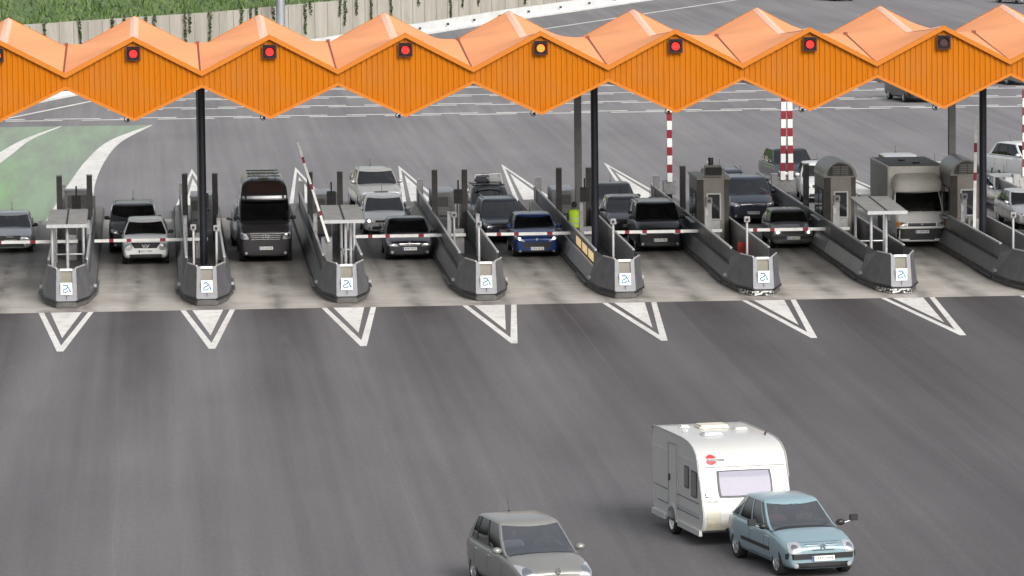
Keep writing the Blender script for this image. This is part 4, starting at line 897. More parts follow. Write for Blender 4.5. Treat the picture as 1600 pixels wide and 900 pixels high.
driver(r_, .36, -.40, .60, 'driver in a tan shirt holding the wheel of the light blue people carrier', SH[3]); driver(r_, -.36, -.40, .60, 'front passenger in pink in the light blue people carrier', SH[0])

# --- lane vehicles ----------------------------------------------------------
FR = dict
car_ = lambda *a, **k: car(*a, **k)
G1 = 'cars waiting at the toll barriers'
q = car_('hatchback', 'small silver hatchback at the left edge behind the first barrier arm', 'car', (2.30, 33.9), 0, SILV, G1, L=3.95, W=1.74, H=1.42, grille=((-.42,-.30),(.42,-.30),(.46,-.03),(-.46,-.03)), plate='2580 HBD', pz=.48, mirror=BLK); shape(q[0], q[2], 'rings4', 0, .68, .055)
q = car_('crossover', 'small pearl-white crossover with round lamps, first at the second barrier', 'car', (7.42, 28.3), 0, PEARL, G1, L=4.13, W=1.77, H=1.57, zn=.86, zh=1.07, zb=1.14, zt=1.12, sA=1.0, sB=1.75, r=.35, gc=.24, wr=.56, ov=.85, wb=2.53, glass=GLASS_DARK,
     head=((.56,-.30),(.84,-.30),(.84,-.08),(.56,-.08)), grille=((-.46,-.22),(.46,-.22),(.62,-.03),(-.62,-.03)), gbars=2, intake=(.72,.26,.42), plate='8357 HBX', pz=.53, mirror=BLK); shape(q[0], q[2], 'vee', 0, .72, .12)
driver(q[0], .36, -.35, .62, 'driver of the pearl-white crossover, faint behind dark glass', SH[2])
q = car_('minivan', 'tall black van with pale roof edge right behind the white crossover', 'van', (6.95, 33.2), 0, BLK, G1, L=4.5, W=1.86, H=1.78, zn=.93, zh=1.2, zb=1.2, zt=1.2, sA=.85, sB=1.45, sC=4.3, sD=4.45, r=.33, wr=.68, glass=GLASS_DARK, rails=1, bright=True)
q = car_('hatchback', 'white car mostly hidden behind the black camper van', 'car', (11.55, 35.2), 0, WHT, G1, L=4.1, H=1.46, plate='6021 FKL')
q = car_('saloon', 'dark grey saloon first at the barrier right of the camper van', 'car', (17.15, 28.3), 0, DGREY, G1, L=4.6, W=1.80, H=1.44, zn=.72, sA=1.2, sB=2.0, sC=3.5, sD=4.2, wb=2.75, ov=.9, glass=GLASS_DARK, zb=.98, zt=1.0, plate='9547 BVY',
     head=((.44,-.18),(.88,-.16),(.93,-.0),(.58,-.07)), grille=((-.42,-.16),(.42,-.16),(.42,-.06),(-.42,-.06)), gbars=2, bright=True); shape(q[0], q[2], 'diamond', 0, .65, .07)
driver(q[0], .36, -.3, .55, 'driver of the dark grey saloon, faint behind dark glass', SH[2])
q = car_('hatchback', 'pearl-silver hatchback with a lit headlamp, second behind the dark saloon', 'car', (16.75, 38.7), 0, PEARL, G1, L=4.2, W=1.78, H=1.47, lit=True, grille=((-.45,-.15),(.45,-.15),(.46,-.07),(-.46,-.07)), gbars=1, plate='3382 GTR'); shape(q[0], q[2], 'ringv', 0, .65, .06)
q = car_('off_roader', 'warm silver off-roader with roof rails, last in the queue behind the pearl hatchback', 'car', (17.05, 49.4), R(4), SILV2, G1, L=4.57, W=1.88, H=1.70, zn=.92, zh=1.12, zb=1.14, zt=1.15, sA=1.25, sB=1.95, sC=4.15, sD=4.45, r=.37, gc=.24, wb=2.8, ov=.86, wr=.60, rails=1, glass=GLASS,
     head=((.50,-.18),(.92,-.16),(.93,-.02),(.48,-.04)), grille=((-.30,-.18),(.30,-.18),(.30,-.02),(-.30,-.02)), gbars=0, plate='7716 DFN')
q = car_('compact_car', 'dark blue hatchback with lit headlamps, first at the barrier beside the worker', 'car', (21.88, 28.6), 0, BLUE, G1, L=4.05, W=1.74, H=1.50, zn=.78, zh=1.02, zb=1.04, sA=1.0, sB=1.8, lit=True, glass=GLASS_DARK, plate='4306 GCR', pz=.36,
     head=((.46,-.20),(.86,-.08),(.93,.05),(.68,-.02)), grille=((-.56,-.42),(.56,-.42),(.60,-.20),(-.60,-.20)), gbars=3, intake=(.7,.22,.30)); shape(q[0], q[2], 'ring', 0, .70, .05)
driver(q[0], .36, -.35, .58, 'driver of the dark blue hatchback, faint behind dark glass', SH[2])
q = car_('estate_car', 'slate grey estate with roof rails directly behind the dark blue hatchback', 'car', (21.15, 35.0), R(2), SLATE, G1, L=4.4, W=1.78, H=1.56, zn=.76, rails=1, glass=GLASS, plate='5120 FCM', sC=4.0, sD=4.25, wb=2.7); shape(q[0], q[2], 'ring', 0, .66, .05)
q = car_('estate_car', 'grey estate carrying luggage on its roof, third in the queue', 'car', (21.15, 41.4), R(2), GREY, G1, L=4.4, W=1.76, H=1.55, zn=.76, rails=2, glass=GLASS, plate='1904 DRT', sC=4.0, sD=4.25)
lug = q[0]
q = car_('people_carrier', 'black people carrier with roof rails, first at the barrier left of the square booth', 'car', (26.60, 29.9), 0, BLK, G1, L=4.35, W=1.80, H=1.80, zn=.92, zh=1.16, zb=1.18, zt=1.18, sA=.85, sB=1.5, sC=4.1, sD=4.3, r=.33, wr=.66, rails=1, glass=GLASS_DARK, plate='0478 FRJ', pz=.48,
     head=((.54,-.24),(.88,-.22),(.92,-.06),(.62,-.10)), grille=((-.30,-.2),(.30,-.2),(.34,-.12),(-.34,-.12)), gbars=1, bumper=None); shape(q[0], q[2], 'bird', 0, .78, .06)
q = car_('hatchback', 'small dark grey hatchback second behind the black people carrier', 'car', (26.05, 36.6), 0, DGREY, G1, L=3.9, W=1.68, H=1.44, glass=GLASS, plate='2277 CPS')
q = car_('saloon', 'dark saloon third in the queue behind the black people carrier', 'car', (26.2, 42.9), 0, DGREY, G1, L=4.7, W=1.82, H=1.45, sA=1.2, sB=2.0, sC=3.6, sD=4.35, wb=2.8, glass=GLASS, plate='8890 HLK')
q = car_('people_carrier', 'dark slate people carrier with roof rails behind the square booth', 'car', (31.45, 41.4), 0, SLATE, G1, L=4.85, W=1.90, H=1.74, zn=.88, zh=1.12, zb=1.12, zt=1.12, sA=1.1, sB=1.95, sC=4.5, sD=4.75, wb=2.9, r=.34, wr=.64, rails=1, glass=GLASS, plate='6719 HVP', grille=((-.5,-.16),(.5,-.16),(.52,-.07),(-.52,-.07)), bright=True); shape(q[0], q[2], 'ringv', 0, .77, .07)
q = car_('people_carrier', 'dark blue car with roof rails only its roof visible behind the slate people carrier', 'car', (31.2, 46.9), 0, SLATE, G1, L=4.7, W=1.88, H=1.62, zn=.88, zh=1.12, zb=1.12, zt=1.12, sA=1.1, sB=1.95, sC=4.4, sD=4.6, wb=2.8, r=.34, rails=1, glass=GLASS, plate='3141 GNB')
q = car_('old_hatchback', 'old square grey-green hatchback with lit headlamps at the barrier between the booths', 'car', (31.65, 30.3), 0, OLIVE, G1, L=3.85, W=1.62, H=1.38, zn=.80, zh=.94, zb=.93, zt=.95, sA=1.15, sB=1.65, sC=3.4, sD=3.75, nose=.93, lit=True, headm=LENS, head=((.56,-.22),(.86,-.22),(.86,-.08),(.56,-.08)),
     grille=((-.54,-.22),(.54,-.22),(.54,-.08),(-.54,-.08)), gbars=2, intake=(.5,.26,.33), bumper=(.40,.52), plate='GE 8261 N', pz=.44, fogs=False, rims='steel', r=.28, wr=.62, glass=GLASS_DARK, cw=.04, antenna=False)
driver(q[0], .36, -.3, .50, 'driver of the old square hatchback, faint behind the glass', SH[2])
q = car_('off_roader', 'dark grey off-roader far back behind the pair of striped barrier arms', 'car', (35.3, 57.0), R(5), DGREY, G1, L=4.6, W=1.86, H=1.72, zn=.90, zh=1.14, zb=1.14, zt=1.14, r=.36, gc=.23, wr=.62, glass=GLASS, plate='5562 HTW')
q = car_('hatchback', 'white hatchback left of the arched booth, queuing behind the striped arms', 'car', (35.45, 50.8), R(-4), WHT, G1, L=4.3, W=1.80, H=1.56, zn=.82, zh=1.04, zb=1.06, zt=1.08, glass=GLASS, plate='7093 HJC')
q = car_('hatchback', 'white car squeezed in view between the box truck and the rightmost booth', 'car', (40.35, 48.5), 0, WHT, G1, L=4.4, W=1.80, H=1.62, zn=.84, zh=1.06, zb=1.08, zt=1.1, glass=GLASS, plate='1268 GXF')
q = car_('estate_car', 'silver car hidden behind the box truck with only its roof showing', 'car', (39.2, 52.0), 0, SILV, G1, L=4.5, W=1.86, H=1.75, zn=.84, zh=1.1, zb=1.1, zt=1.1, glass=GLASS, plate='9350 DLM', rails=0)
q = car_('off_roader', 'white crossover driving up at the far right, behind the cars in the queue', 'car', (46.7, 59.0), R(24), WHT, G1, L=4.4, W=1.82, H=1.68, zn=.90, zh=1.12, zb=1.14, zt=1.14, r=.36, gc=.23, wr=.60, glass=GLASS_DARK, plate='8104 JBB')
q = car_('saloon', 'grey saloon at the right edge, behind the silver saloon and the right navy column', 'car', (42.7, 44.2), R(3), SILV2, G1, L=4.6, W=1.78, H=1.43, sA=1.2, sB=2.0, sC=3.6, sD=4.3, wb=2.7, glass=GLASS, plate='2745 FZD')
q = car_('saloon', 'silver saloon at the right edge just right of the right navy column', 'car', (42.1, 36.8), R(3), SILV, G1, L=4.5, W=1.78, H=1.42, sA=1.2, sB=2.0, sC=3.6, sD=4.25, wb=2.7, glass=GLASS_DARK, plate='4428 CJW')
q = car_('hatchback', 'dark car cut off by the right edge beside the rightmost island', 'car', (42.2, 30.6), 0, BLK, G1, L=4.1, W=1.75, H=1.48, glass=GLASS, plate='6395 HPN')
G2 = 'cars on the plaza beyond the canopy'
car_('minivan', 'black van driving away beyond the canopy, partly hidden by the last full module', 'van', (49.4, 114.6), R(8), BLK, G2, L=4.8, W=1.9, H=1.85, zn=.95, zh=1.2, zb=1.2, zt=1.2, sC=4.4, sD=4.7, wb=2.9, ov=.9, glass=GLASS_DARK, detail=0, seats=False)
car_('saloon', 'black car beyond the canopy near the right edge', 'car', (57.4, 128.8), R(14), BLK, G2, glass=GLASS_DARK, detail=0, seats=False)
car_('saloon', 'dark car on the approach road at the very top edge', 'car', (62.3, 240), R(20), BLK, G2, glass=GLASS_DARK, detail=0, seats=False)
car_('saloon', 'pale car on the approach road in the top right corner', 'car', (75.2, 231), R(20), SILV, G2, glass=GLASS_DARK, detail=0, seats=False)
# luggage on the estate's roof
M_ = Matrix.Translation(lug.location)@Matrix.Rotation(lug.rotation_euler.z, 4, 'Z'); o = M_@Vector((0,.2,1.58))
r_ = empty('roof_luggage', o, lug.rotation_euler.z, 'bundle of pale bags strapped to the roof of the grey estate', 'luggage')
mb = MB(); [mb.tube([(-.62,y,-.0),(.62,y,-.0)], .025, 6) for y in (-.6,.5)]; [mb.tube([(x,-.7,.02),(x,.7,.02)], .02, 6) for x in (-.5,.5)]; mb.build('roof_rack', BLACK, r_)
for a, b, c, mt in ((-.28,-.2,.2,'a'),(.22,-.1,.24,'b'),(0,.35,.28,'c')):
    mb = MB(); mb.box(a-.27,a+.27,b-.25,b+.28,.04,.04+c+.08); mb.build('bag', mat('bag_'+mt, {'a':(.05,.05,.06),'b':(.42,.42,.42),'c':(.12,.12,.13)}[mt], .8), r_, bevel=.09, smooth=60)
mb = MB(); mb.tube([(-.58,-.1,.03),(-.5,-.1,.38),(.5,-.1,.42),(.58,-.1,.03)], .018, 6); mb.build('strap', WHITEP, r_)
# ---------------------------------------------------------------- camper van (high roof)
q, vb, vv, vc, vcv, vpt = car('camper_van', 'tall black camper van with chrome grille and high roof, in the third lane', 'van', (11.84, 28.4), 0, paint('charcoal', (.040,.038,.042), .3), None, L=5.9, W=1.99, H=2.34, zn=1.21, zh=1.48, zb=1.50, zt=1.50, sA=.80, sB=1.40, sC=5.6, sD=5.8, ov=1.0, wb=3.66, r=.35, gc=.24, wr=.74,
    glass=GLASS_DARK, head=((.60,-.34),(.93,-.30),(.95,-.05),(.70,-.12)), grille=((-.52,-.36),(.52,-.36),(.58,-.08),(-.58,-.08)), gbars=4, bright=True, intake=(.6,.32,.44), plate='DZ 618 HK', pz=.56, win=((.03,.20),(.24,.52),(.56,.90)), vtop=.90, crown=.03, mirror=BLACK, antenna=False, cw=.06)
shape(q, vv, 'star', 0, .99, .12)
hy = 2.95; mb = MB(); rg = []
for z, y0, y1, w in ((2.24,1.30,5.70,.86),(2.42,1.32,5.70,.86),(2.68,1.56,5.68,.83),(2.88,1.86,5.6,.74),(2.98,2.25,5.45,.55),(3.0,2.5,5.3,.3)):
    pts = []
    for a, b in ((-1,.12),(-.8,0),(-.4,-.05),(0,-.07),(.4,-.05),(.8,0),(1,.12)): pts.append((a*w, y0+b-hy, z))
    for a, b in ((1,-.1),(.7,0),(-.7,0),(-1,-.1)): pts.append((a*w, y1+b-hy, z))
    rg.append(pts)
mb.loft(rg); hr_ = mb.build('high_roof', paint('charcoal', (0,0,0)), q, smooth=40)
hb = BVHTree.FromPolygons([v.co.copy() for v in hr_.data.vertices], [tuple(f.vertices) for f in hr_.data.polygons])
patch(hb, [(-.72,2.48),(.72,2.48),(.58,2.88),(-.58,2.88)], 'front', 'skylight', mat('skylight_brown', (.045,.022,.018), .12, coat=1), hr_, off=.02, rnd=.25)
patch(hb, [(-.80,2.29),(.80,2.29),(.80,2.39),(-.80,2.39)], 'front', 'chrome_band', ALLOY, hr_, off=.015)
mb = MB(); [mb.tube([(x,-.9,3.03),(x,2.2,3.03)], .022, 6) for x in (-.45,.45)]; [mb.tube([(-.6,y,3.06),(.6,y,3.06)], .025, 6) for y in (-.8,.6,2.0)]; [mb.cyl((x,y,2.8),(x,y,3.03),.02,6) for x in (-.45,.45) for y in (-.8,2.0)]
mb.build('roof_rack', ALLOY, q); mb = MB(); mb.box(-.18,.18,-.7,-.35,2.97,3.1); mb.build('roof_vent', WHITEP, q, bevel=.03)
driver(q, .42, -1.05, 1.12, 'driver of the tall black camper van, faint behind the windscreen', SH[2])
# ---------------------------------------------------------------- box truck
q, vb, vv, vc, vcv, vpt = car('box_truck', 'white and grey box truck with wind deflector, at the barrier before the rightmost booth', 'truck', (36.45, 29.8), 0, paint('truck_white', (.84,.84,.83), .0, .4), None, L=2.45, W=1.95, H=2.12, zn=1.02, zh=1.36, zb=1.38, zt=1.38, sA=.62, sB=1.22, sC=2.3, sD=2.40, ov=.86, wb=30, r=.33, gc=.24, wr=.72,
    glass=GLASS_DARK, head=((.58,-.20),(.93,-.18),(.93,-.02),(.58,-.04)), grille=((-.54,-.18),(.54,-.18),(.54,-.06),(-.54,-.06)), gbars=1, intake=(.5,.33,.42), bumper=(.38,.76), plate='B 4597 UP', pz=.64, win=((.10,.55),(.62,.90)), crown=.03, mirror=BLACK, antenna=False, fogs=False, cw=.05, seats=False, rims='steel')
for o in [c for c in q.children if c.name.startswith('wheel') and abs(c.location.y) > 10]:
    for s in list(o.children): bpy.data.objects.remove(s)
    bpy.data.objects.remove(o)
shape(q, vv, 'oval', 0, .925, .05)
for s_ in (-1,1): patch(vv, [(s_*.80,.84),(s_*.92,.84),(s_*.92,.98),(s_*.80,.98)], 'front', 'indicator', LENS_A, q, off=.03)
BOXW = mat('box_panel', (.80,.78,.73), .55, var=.06, scale=1, dirt=.25); BOXS = mat('box_side', (.42,.41,.385), .6, var=.1, scale=1, dirt=.3)
hy = 1.225; y0, y1 = 1.62-hy, 6.3-hy
mb = MB(); mb.box(-1.05,1.05,y0,y1,.92,2.98); bx = mb.build('cargo_box', BOXW, q, bevel=.03)
for nm, a in (('roof_panel', (-1.0,1.0,y0+.05,y1-.05,2.982,2.995)),): mb = MB(); mb.box(*a); mb.build(nm, mat('box_roof', (.10,.095,.09), .7, var=.3, scale=1.5, dirt=.3), bx)
for s_ in (-1, 1):
    mb = MB(); mb.box(s_*1.06-.012, s_*1.06+.012, y0+.06, y1-.06, 1.0, 2.92); mb.build('side_panel', BOXS, bx)
    mb = MB(); mb.box(s_*1.055-.03, s_*1.055+.03, y0-.01, y1, 2.94, 3.005); mb.build('edge_rail', STEEL_L, bx)
    mb = MB(); mb.box(s_*1.0-.02, s_*1.0+.02, y0+1.0, y1-1.7, .45, .88); mb.build('side_guard', DARKST, q)
mb = MB(); [mb.cyl((x,y,2.99),(x,y,3.06),.14,10) for x, y in ((-.15,y0+2.6),(.2,y0+1.2))]; mb.build('roof_vent', BLACK, bx)
mb = MB(); mb.box(-.42,.42,.6,y1-.1,.5,.9); mb.build('chassis', BLACK, q)
for s_ in (-1, 1): 
    wheel(q, s_*.82, 4.7-hy, .33, .21, 'steel', s_)
rg = []
for z, ya_, w in ((2.08,.82,.90),(2.24,.78,.93),(2.48,.88,.90),(2.66,1.10,.80),(2.72,1.45,.68)):
    rg.append([(-w,y0-.01,z),(-w,ya_+.18-hy,z),(-w*.85,ya_+.04-hy,z),(-w*.4,ya_-hy,z),(w*.4,ya_-hy,z),(w*.85,ya_+.04-hy,z),(w,ya_+.18-hy,z),(w,y0-.01,z)])
mb = MB(); mb.loft(rg); mb.build('wind_deflector', mat('deflector_grey', (.74,.72,.67), .5, var=.05, scale=1, dirt=.2), q, smooth=45)
for s_ in (-1,1): mb = MB(); mb.box(s_*1.19-.09,s_*1.19+.09,-hy+.72,-hy+.80,1.30,1.62); mm_ = mb.build('towing_mirror', BLACK, q, bevel=.03); mb = MB(); mb.tube([(s_*.95,-hy+.85,1.45),(s_*1.15,-hy+.78,1.45)], .015, 6); mb.build('bracket', BLACK, mm_)
driver(q, .42, -.15, .98, 'driver in the cab of the box truck, faint behind the windscreen', SH[2]); driver(q, -.42, -.15, .98, 'passenger in the cab of the box truck, faint behind the windscreen', SH[1])
# ---------------------------------------------------------------- caravan
r_ = empty('caravan', (20.93, -41.35, 0), R(10), 'white touring caravan with red round emblem, towed by the light blue people carrier', 'caravan')
CW = mat('caravan_white', (.52,.525,.51), .32, var=.03, scale=1.2, dirt=.06, coat=.3); CWF = mat('caravan_front', (.50,.48,.385), .4, var=.05, scale=1.5, dirt=.10)
prof = [(4.0,.32),(4.22,.40),(4.34,.62),(4.34,.80),(4.26,1.02),(4.05,1.55),(3.93,1.80),(3.87,1.97),(3.75,2.12),(3.50,2.26),(3.12,2.345),(2.6,2.38),(1.8,2.385),(.6,2.385),(.16,2.37),(.04,2.30),(.0,2.15),(.0,.9),(.06,.42),(.2,.36)]
hL = 2.15; pr = [(hL-a, b) for a, b in prof]; w = 1.07
rg = []
for x, k in ((-w,.955),(-w+.0,1-.018),(-w+.035,1.0),(w-.035,1.0),(w,1-.018),(w,.955)):
    cyy, czz = 0, 1.35; ring = []
    for a, b in pr:
        s_ = 1-(0 if abs(x) < w-.01 else .012); ring.append((x, a*s_, czz+(b-czz)*s_))
    rg.append(ring)
mb = MB(); mb.loft([rg[1],rg[2],rg[3],rg[4]]); cb = mb.build('body', CW, r_, smooth=30)
cv = BVHTree.FromPolygons([v.co.copy() for v in cb.data.vertices], [tuple(f.vertices) for f in cb.data.polygons])
patch(cv, [(-.98,.42),(.98,.42),(.98,1.0),(-.98,1.0)], 'front', 'lower_front_panel', CWF, r_, off=.012)
fw_ = patch(cv, [(-.66,1.14),(.66,1.14),(.66,1.75),(-.66,1.75)], 'front', 'front_window', BLACK, r_, off=.018, rnd=.10)
patch(cv, [(-.61,1.18),(.61,1.18),(.61,1.72),(-.61,1.72)], 'front', 'blind', mat('blind_lilac', (.20,.195,.26), .5, var=.05, coat=.2), fw_, off=.026, rnd=.10)
for z in (1.83,): patch(cv, [(-1.02,z-.012),(1.02,z-.012),(1.02,z+.012),(-1.02,z+.012)], 'front', 'seam_strip', mat('seam_grey', (.25,.25,.24), .5), r_, off=.012, n=14)
for z in (1.06, .70): patch(cv, [(-1.0,z-.008),(1.0,z-.008),(1.0,z+.008),(-1.0,z+.008)], 'front', 'panel_groove', mat('groove_grey', (.40,.39,.35), .5), r_, off=.016, n=12)
patch(cv, [(-.66,.52),(-.1,.52),(-.1,.98),(-.66,.98)], 'front', 'gas_locker_lid', mat('caravan_white', (0,0,0)), r_, off=.022, rnd=.1)
for s_ in (-1, 1):
    vw = 'left' if s_ < 0 else 'right'; c = s_*.93; l_ = patch(cv, [(c-.045,1.16),(c+.045,1.16),(c+.045,1.26),(c-.045,1.26)], 'front', 'marker_lamp', BLACK, r_, off=.02, n=3); patch(cv, [(c-.02,1.18),(c+.03,1.18),(c+.03,1.24),(c-.02,1.24)], 'front', 'lens', LENS, l_, off=.028, n=3)
    c = s_*.85; patch(cv, [(c-.06,.50),(c+.06,.50),(c+.06,.60),(c-.06,.60)], 'front', 'reflector', LENS_A if 0 else mat('reflector_pale', (.62,.50,.30), .3), r_, off=.02, rnd=1, n=6)
    for (ya_, yb_, z0, z1) in ((2.78,3.18,1.24,1.76),(3.34,3.86,1.10,1.72)):
        if s_ > 0 and ya_ < 3: ya_, yb_ = 1.2, 2.2
        f_ = patch(cv, [(hL-yb_,z0-.0),(hL-ya_,z0),(hL-ya_,z1),(hL-yb_,z1)], vw, 'side_window', mat('window_rubber', (.09,.09,.09), .6), r_, off=.014, rnd=.12); patch(cv, [(hL-yb_+.04,z0+.04),(hL-ya_-.04,z0+.04),(hL-ya_-.04,z1-.03),(hL-yb_+.04,z1-.03)], vw, 'pane', mat('caravan_glass', (.03,.03,.033), .12, coat=1), f_, off=.024, rnd=.12)
    for z, mt, h in ((1.92,'caravan_trim',.02),(1.0,'stripe_grey',.008),(.66,'stripe_grey',.008)): patch(cv, [(hL-4.0,z-h),(hL-.02,z-h),(hL-.02,z+h),(hL-4.0,z+h)], vw, 'trim_line', mat(mt, {'caravan_trim':(.55,.55,.53),'stripe_grey':(.10,.10,.11)}[mt], .5), r_, off=.012, n=8)
    patch(cv, [(hL-4.05,.70),(hL-1.3,.70),(hL-1.3,.77),(hL-4.05,.77)], vw, 'grey_stripe', mat('stripe_pale', (.40,.41,.43), .5), r_, off=.010)
    # wheel arch, wheel, skirt
    mb = MB(); 
    mb.box(s_*w-.06,s_*w+.012,-hL+.12,-hL+1.95,.27,.40); mb.box(s_*w-.06,s_*w+.012,.95,hL-.1,.27,.40); mb.build('skirt', CW, r_)
    n_ = 14; mb = MB(); a0 = [(.35+.43*math.cos(math.pi*k/n_), .33+.40*math.sin(math.pi*k/n_)) for k in range(n_+1)]; a1 = [(.35+.36*math.cos(math.pi*k/n_), .33+.33*math.sin(math.pi*k/n_)) for k in range(n_+1)]
    mb.prism(a0, 0, s_*w-.05, s_*w+.022); mb.build('wheel_arch', CW, r_); mb = MB(); mb.prism(a1, 0, s_*w-.05, s_*w+.026); mb.build('wheel_well', BLACK, r_)
    wheel(r_, s_*(w-.05), .35, .315, .19, 'white', s_)
    for rr, yy in ((.03, 0),): mb = MB(); mb.tube([(s_*(w+.005), hL-a, b) for a, b in prof[5:17]], .016, 6); mb.build('edge_profile', mat('edge_trim', (.35,.35,.34), .45), r_, smooth=50)
d_ = patch(cv, [(hL-2.20,.42),(hL-1.52,.42),(hL-1.52,2.12),(hL-2.20,2.12)], 'left', 'door', CW, r_, off=.028, n=4, rnd=.06)
mb = MB(); mb.tube([(-w-.032, hL-a, b) for a, b in ((2.22,.40),(2.22,2.14),(1.50,2.14),(1.50,.40),(2.22,.40))], .010, 6); mb.build('door_frame', mat('seam_grey', (0,0,0)), d_)
mb = MB(); mb.box(-w-.06,-w-.03,hL-1.64,hL-1.58,1.25,1.40); mb.build('handle', BLACK, d_); mb = MB(); mb.box(-w-.036,-w-.028,hL-2.10,hL-1.62,.55,.66); mb.build('door_vent', mat('seam_grey', (0,0,0)), d_)
for x, y, a, b, h, mt in ((-.30,-.25,.24,.20,.07,'vent_clear'),(.1,1.1,.36,.28,.08,'caravan_hatch'),(-.55,1.2,.13,.10,.07,'caravan_white'),(.62,.5,.18,.14,.06,'caravan_white'),(-.75,.4,.05,.05,.12,'caravan_white')):
    mb = MB(); mb.box(x-a,x+a,y-b,y+b,2.35,2.385+h); mb.build('roof_hatch' if a > .2 else 'roof_vent', mat(mt, {'vent_clear':(.62,.61,.66),'caravan_hatch':(.68,.62,.52)}.get(mt,(0,0,0)), .4), r_, bevel=.04, smooth=60)
mb = MB(); mb.tube([(.9,-.6,2.30),(.9,-.6,2.42),(1.0,-.4,2.44)], .02, 6); mb.build('awning_bracket', DARKST, r_)
# emblem disc with a white band across it
def fz(x, z): return cv.ray_cast(Vector((x,-9,z)), Vector((0,1,0)))[0].y
em = patch(cv, [(-.87,1.88),(-.61,1.88),(-.61,2.10),(-.87,2.10)], 'front', 'emblem', mat('emblem_red', (.50,.02,.03), .5), r_, off=.012, rnd=1, n=12)
patch(cv, [(-.88,1.965),(-.40,1.965),(-.40,2.015),(-.88,2.015)], 'front', 'emblem_band', CW, em, off=.018, n=6)
ya_, yb_ = fz(-.64,1.965), fz(-.64,2.015); tl = math.atan2(yb_-ya_, .05)
text('BÜRSTNER', 'emblem_text', .072, INK, em, (-.64, (ya_+yb_)/2-.030, 1.99), rot=(R(90)-tl,0,0), width=.42)
y_ = fz(-.85,1.06); mb = MB(); 
text('FAVORIT', 'model_text', .06, mat('seam_grey', (0,0,0)), r_, (-.80, fz(-.8,1.08)-.02, 1.09), width=.28)
# drawbar
mb = MB(); mb.tube([(-.55,-1.9,.42),(0,-3.25,.45)], .04, 8); mb.tube([(.55,-1.9,.42),(0,-3.25,.45)], .04, 8); mb.build('drawbar', DARKST, r_)
mb = MB(); mb.cyl((0,-3.15,.46),(0,-3.5,.48),.05,10); mb.box(-.06,.06,-3.35,-3.15,.48,.62); mb.build('coupling', BLACK, r_); mb = MB(); mb.cyl((.0,-2.95,.25),(0,-2.95,.85),.03,8); mb.cyl((-.03,-2.95,.2),(.03,-2.95,.2),.09,12); mb.build('jockey_wheel', STEEL, r_)
mb = MB(); mb.tube([(-.30,-2.35,.42),(-.30,-2.35,.92),(.0,-2.4,.92),(0,-2.4,.45)], .02, 8); mb.build('grab_rail', RAILM, r_, smooth=50)
# ---------------------------------------------------------------- worker in the yellow vest
v = [(0,0,.93),(0,.01,1.12),(0,.0,1.36),(0,.0,1.48),(0,-.01,1.56),(0,-.01,1.66)]; e = [(k,k+1) for k in range(5)]; rr = [(.15,.11),(.14,.10),(.18,.10),(.055,.055),(.08,.09),(.075,.09)]
for s_ in (-1, 1):
    k = len(v); v += [(s_*.19,0,1.40),(s_*.25,.02,1.12),(s_*.23,-.10,.90),(s_*.23,-.13,.83)]; e += [(2,k),(k,k+1),(k+1,k+2),(k+2,k+3)]; rr += [.06,.045,.033,(.03,.04)]
    for j, (dx, l) in enumerate(((-.03,.075),(-.01,.085),(.01,.08),(.028,.065))):
        kk = len(v); v += [(s_*.23+dx,-.145,.79),(s_*.23+dx,-.15,.79-l*.6)]; e += [(k+3,kk),(kk,kk+1)]; rr += [.010,.008]
    kk = len(v); v += [(s_*.20,-.17,.83),(s_*.195,-.19,.79)]; e += [(k+3,kk),(kk,kk+1)]; rr += [.012,.009]
    k = len(v); v += [(s_*.10,0,.86),(s_*.11,-.02,.48),(s_*.12,.02,.10),(s_*.13,-.14,.04)]; e += [(0,k),(k,k+1),(k+1,k+2),(k+2,k+3)]; rr += [.09,.065,.045,.045]
TROU = mat('work_trousers', (.03,.035,.05), .85); o = skin_mesh('person', v, e, rr, [TROU, SKIN])
for p_ in o.data.polygons:
    c = p_.center; p_.material_index = 1 if (c.z > 1.49 or (abs(c.x) > .15 and c.z < .90 and c.z > .6)) else 0
o.location = (23.33, 29.2, .26); o.rotation_euler = (0,0,R(160)); tag(o, 'worker in a bright yellow vest standing on the island by the middle navy column', 'person')
VEST = mat('vest_yellow', (.50,.74,.03), .6, emit=.05, var=.08); mb = MB(); n_ = 16
mb.loft([[(math.cos(2*math.pi*k/n_)*a, math.sin(2*math.pi*k/n_)*b, z) for k in range(n_)] for z, a, b in ((.82,.215,.165),(1.0,.205,.155),(1.2,.205,.155),(1.36,.225,.155),(1.44,.20,.13),(1.48,.10,.09))], caps=False); ve = mb.build('vest', VEST, o, smooth=60)
for z in (.95, 1.12): mb = MB(); mb.loft([[(math.cos(2*math.pi*k/n_)*.213, math.sin(2*math.pi*k/n_)*.163, zz) for k in range(n_)] for zz in (z,z+.05)], caps=False); mb.build('reflective_band', mat('band_silver', (.5,.55,.45), .4), ve, smooth=60)
mb = MB(); mb.loft([[(math.cos(2*math.pi*k/10)*a, .01+math.sin(2*math.pi*k/10)*a*1.12, z) for k in range(10)] for a, z in ((.075,1.56),(.10,1.62),(.105,1.68),(.09,1.74),(.04,1.775))]); mb.build('hair', HAIR, o, smooth=60)
mb = MB(); mb.cyl((0,-.10,1.615),(0,-.125,1.60),.015,6,.01); mb.build('nose', SKIN, o)
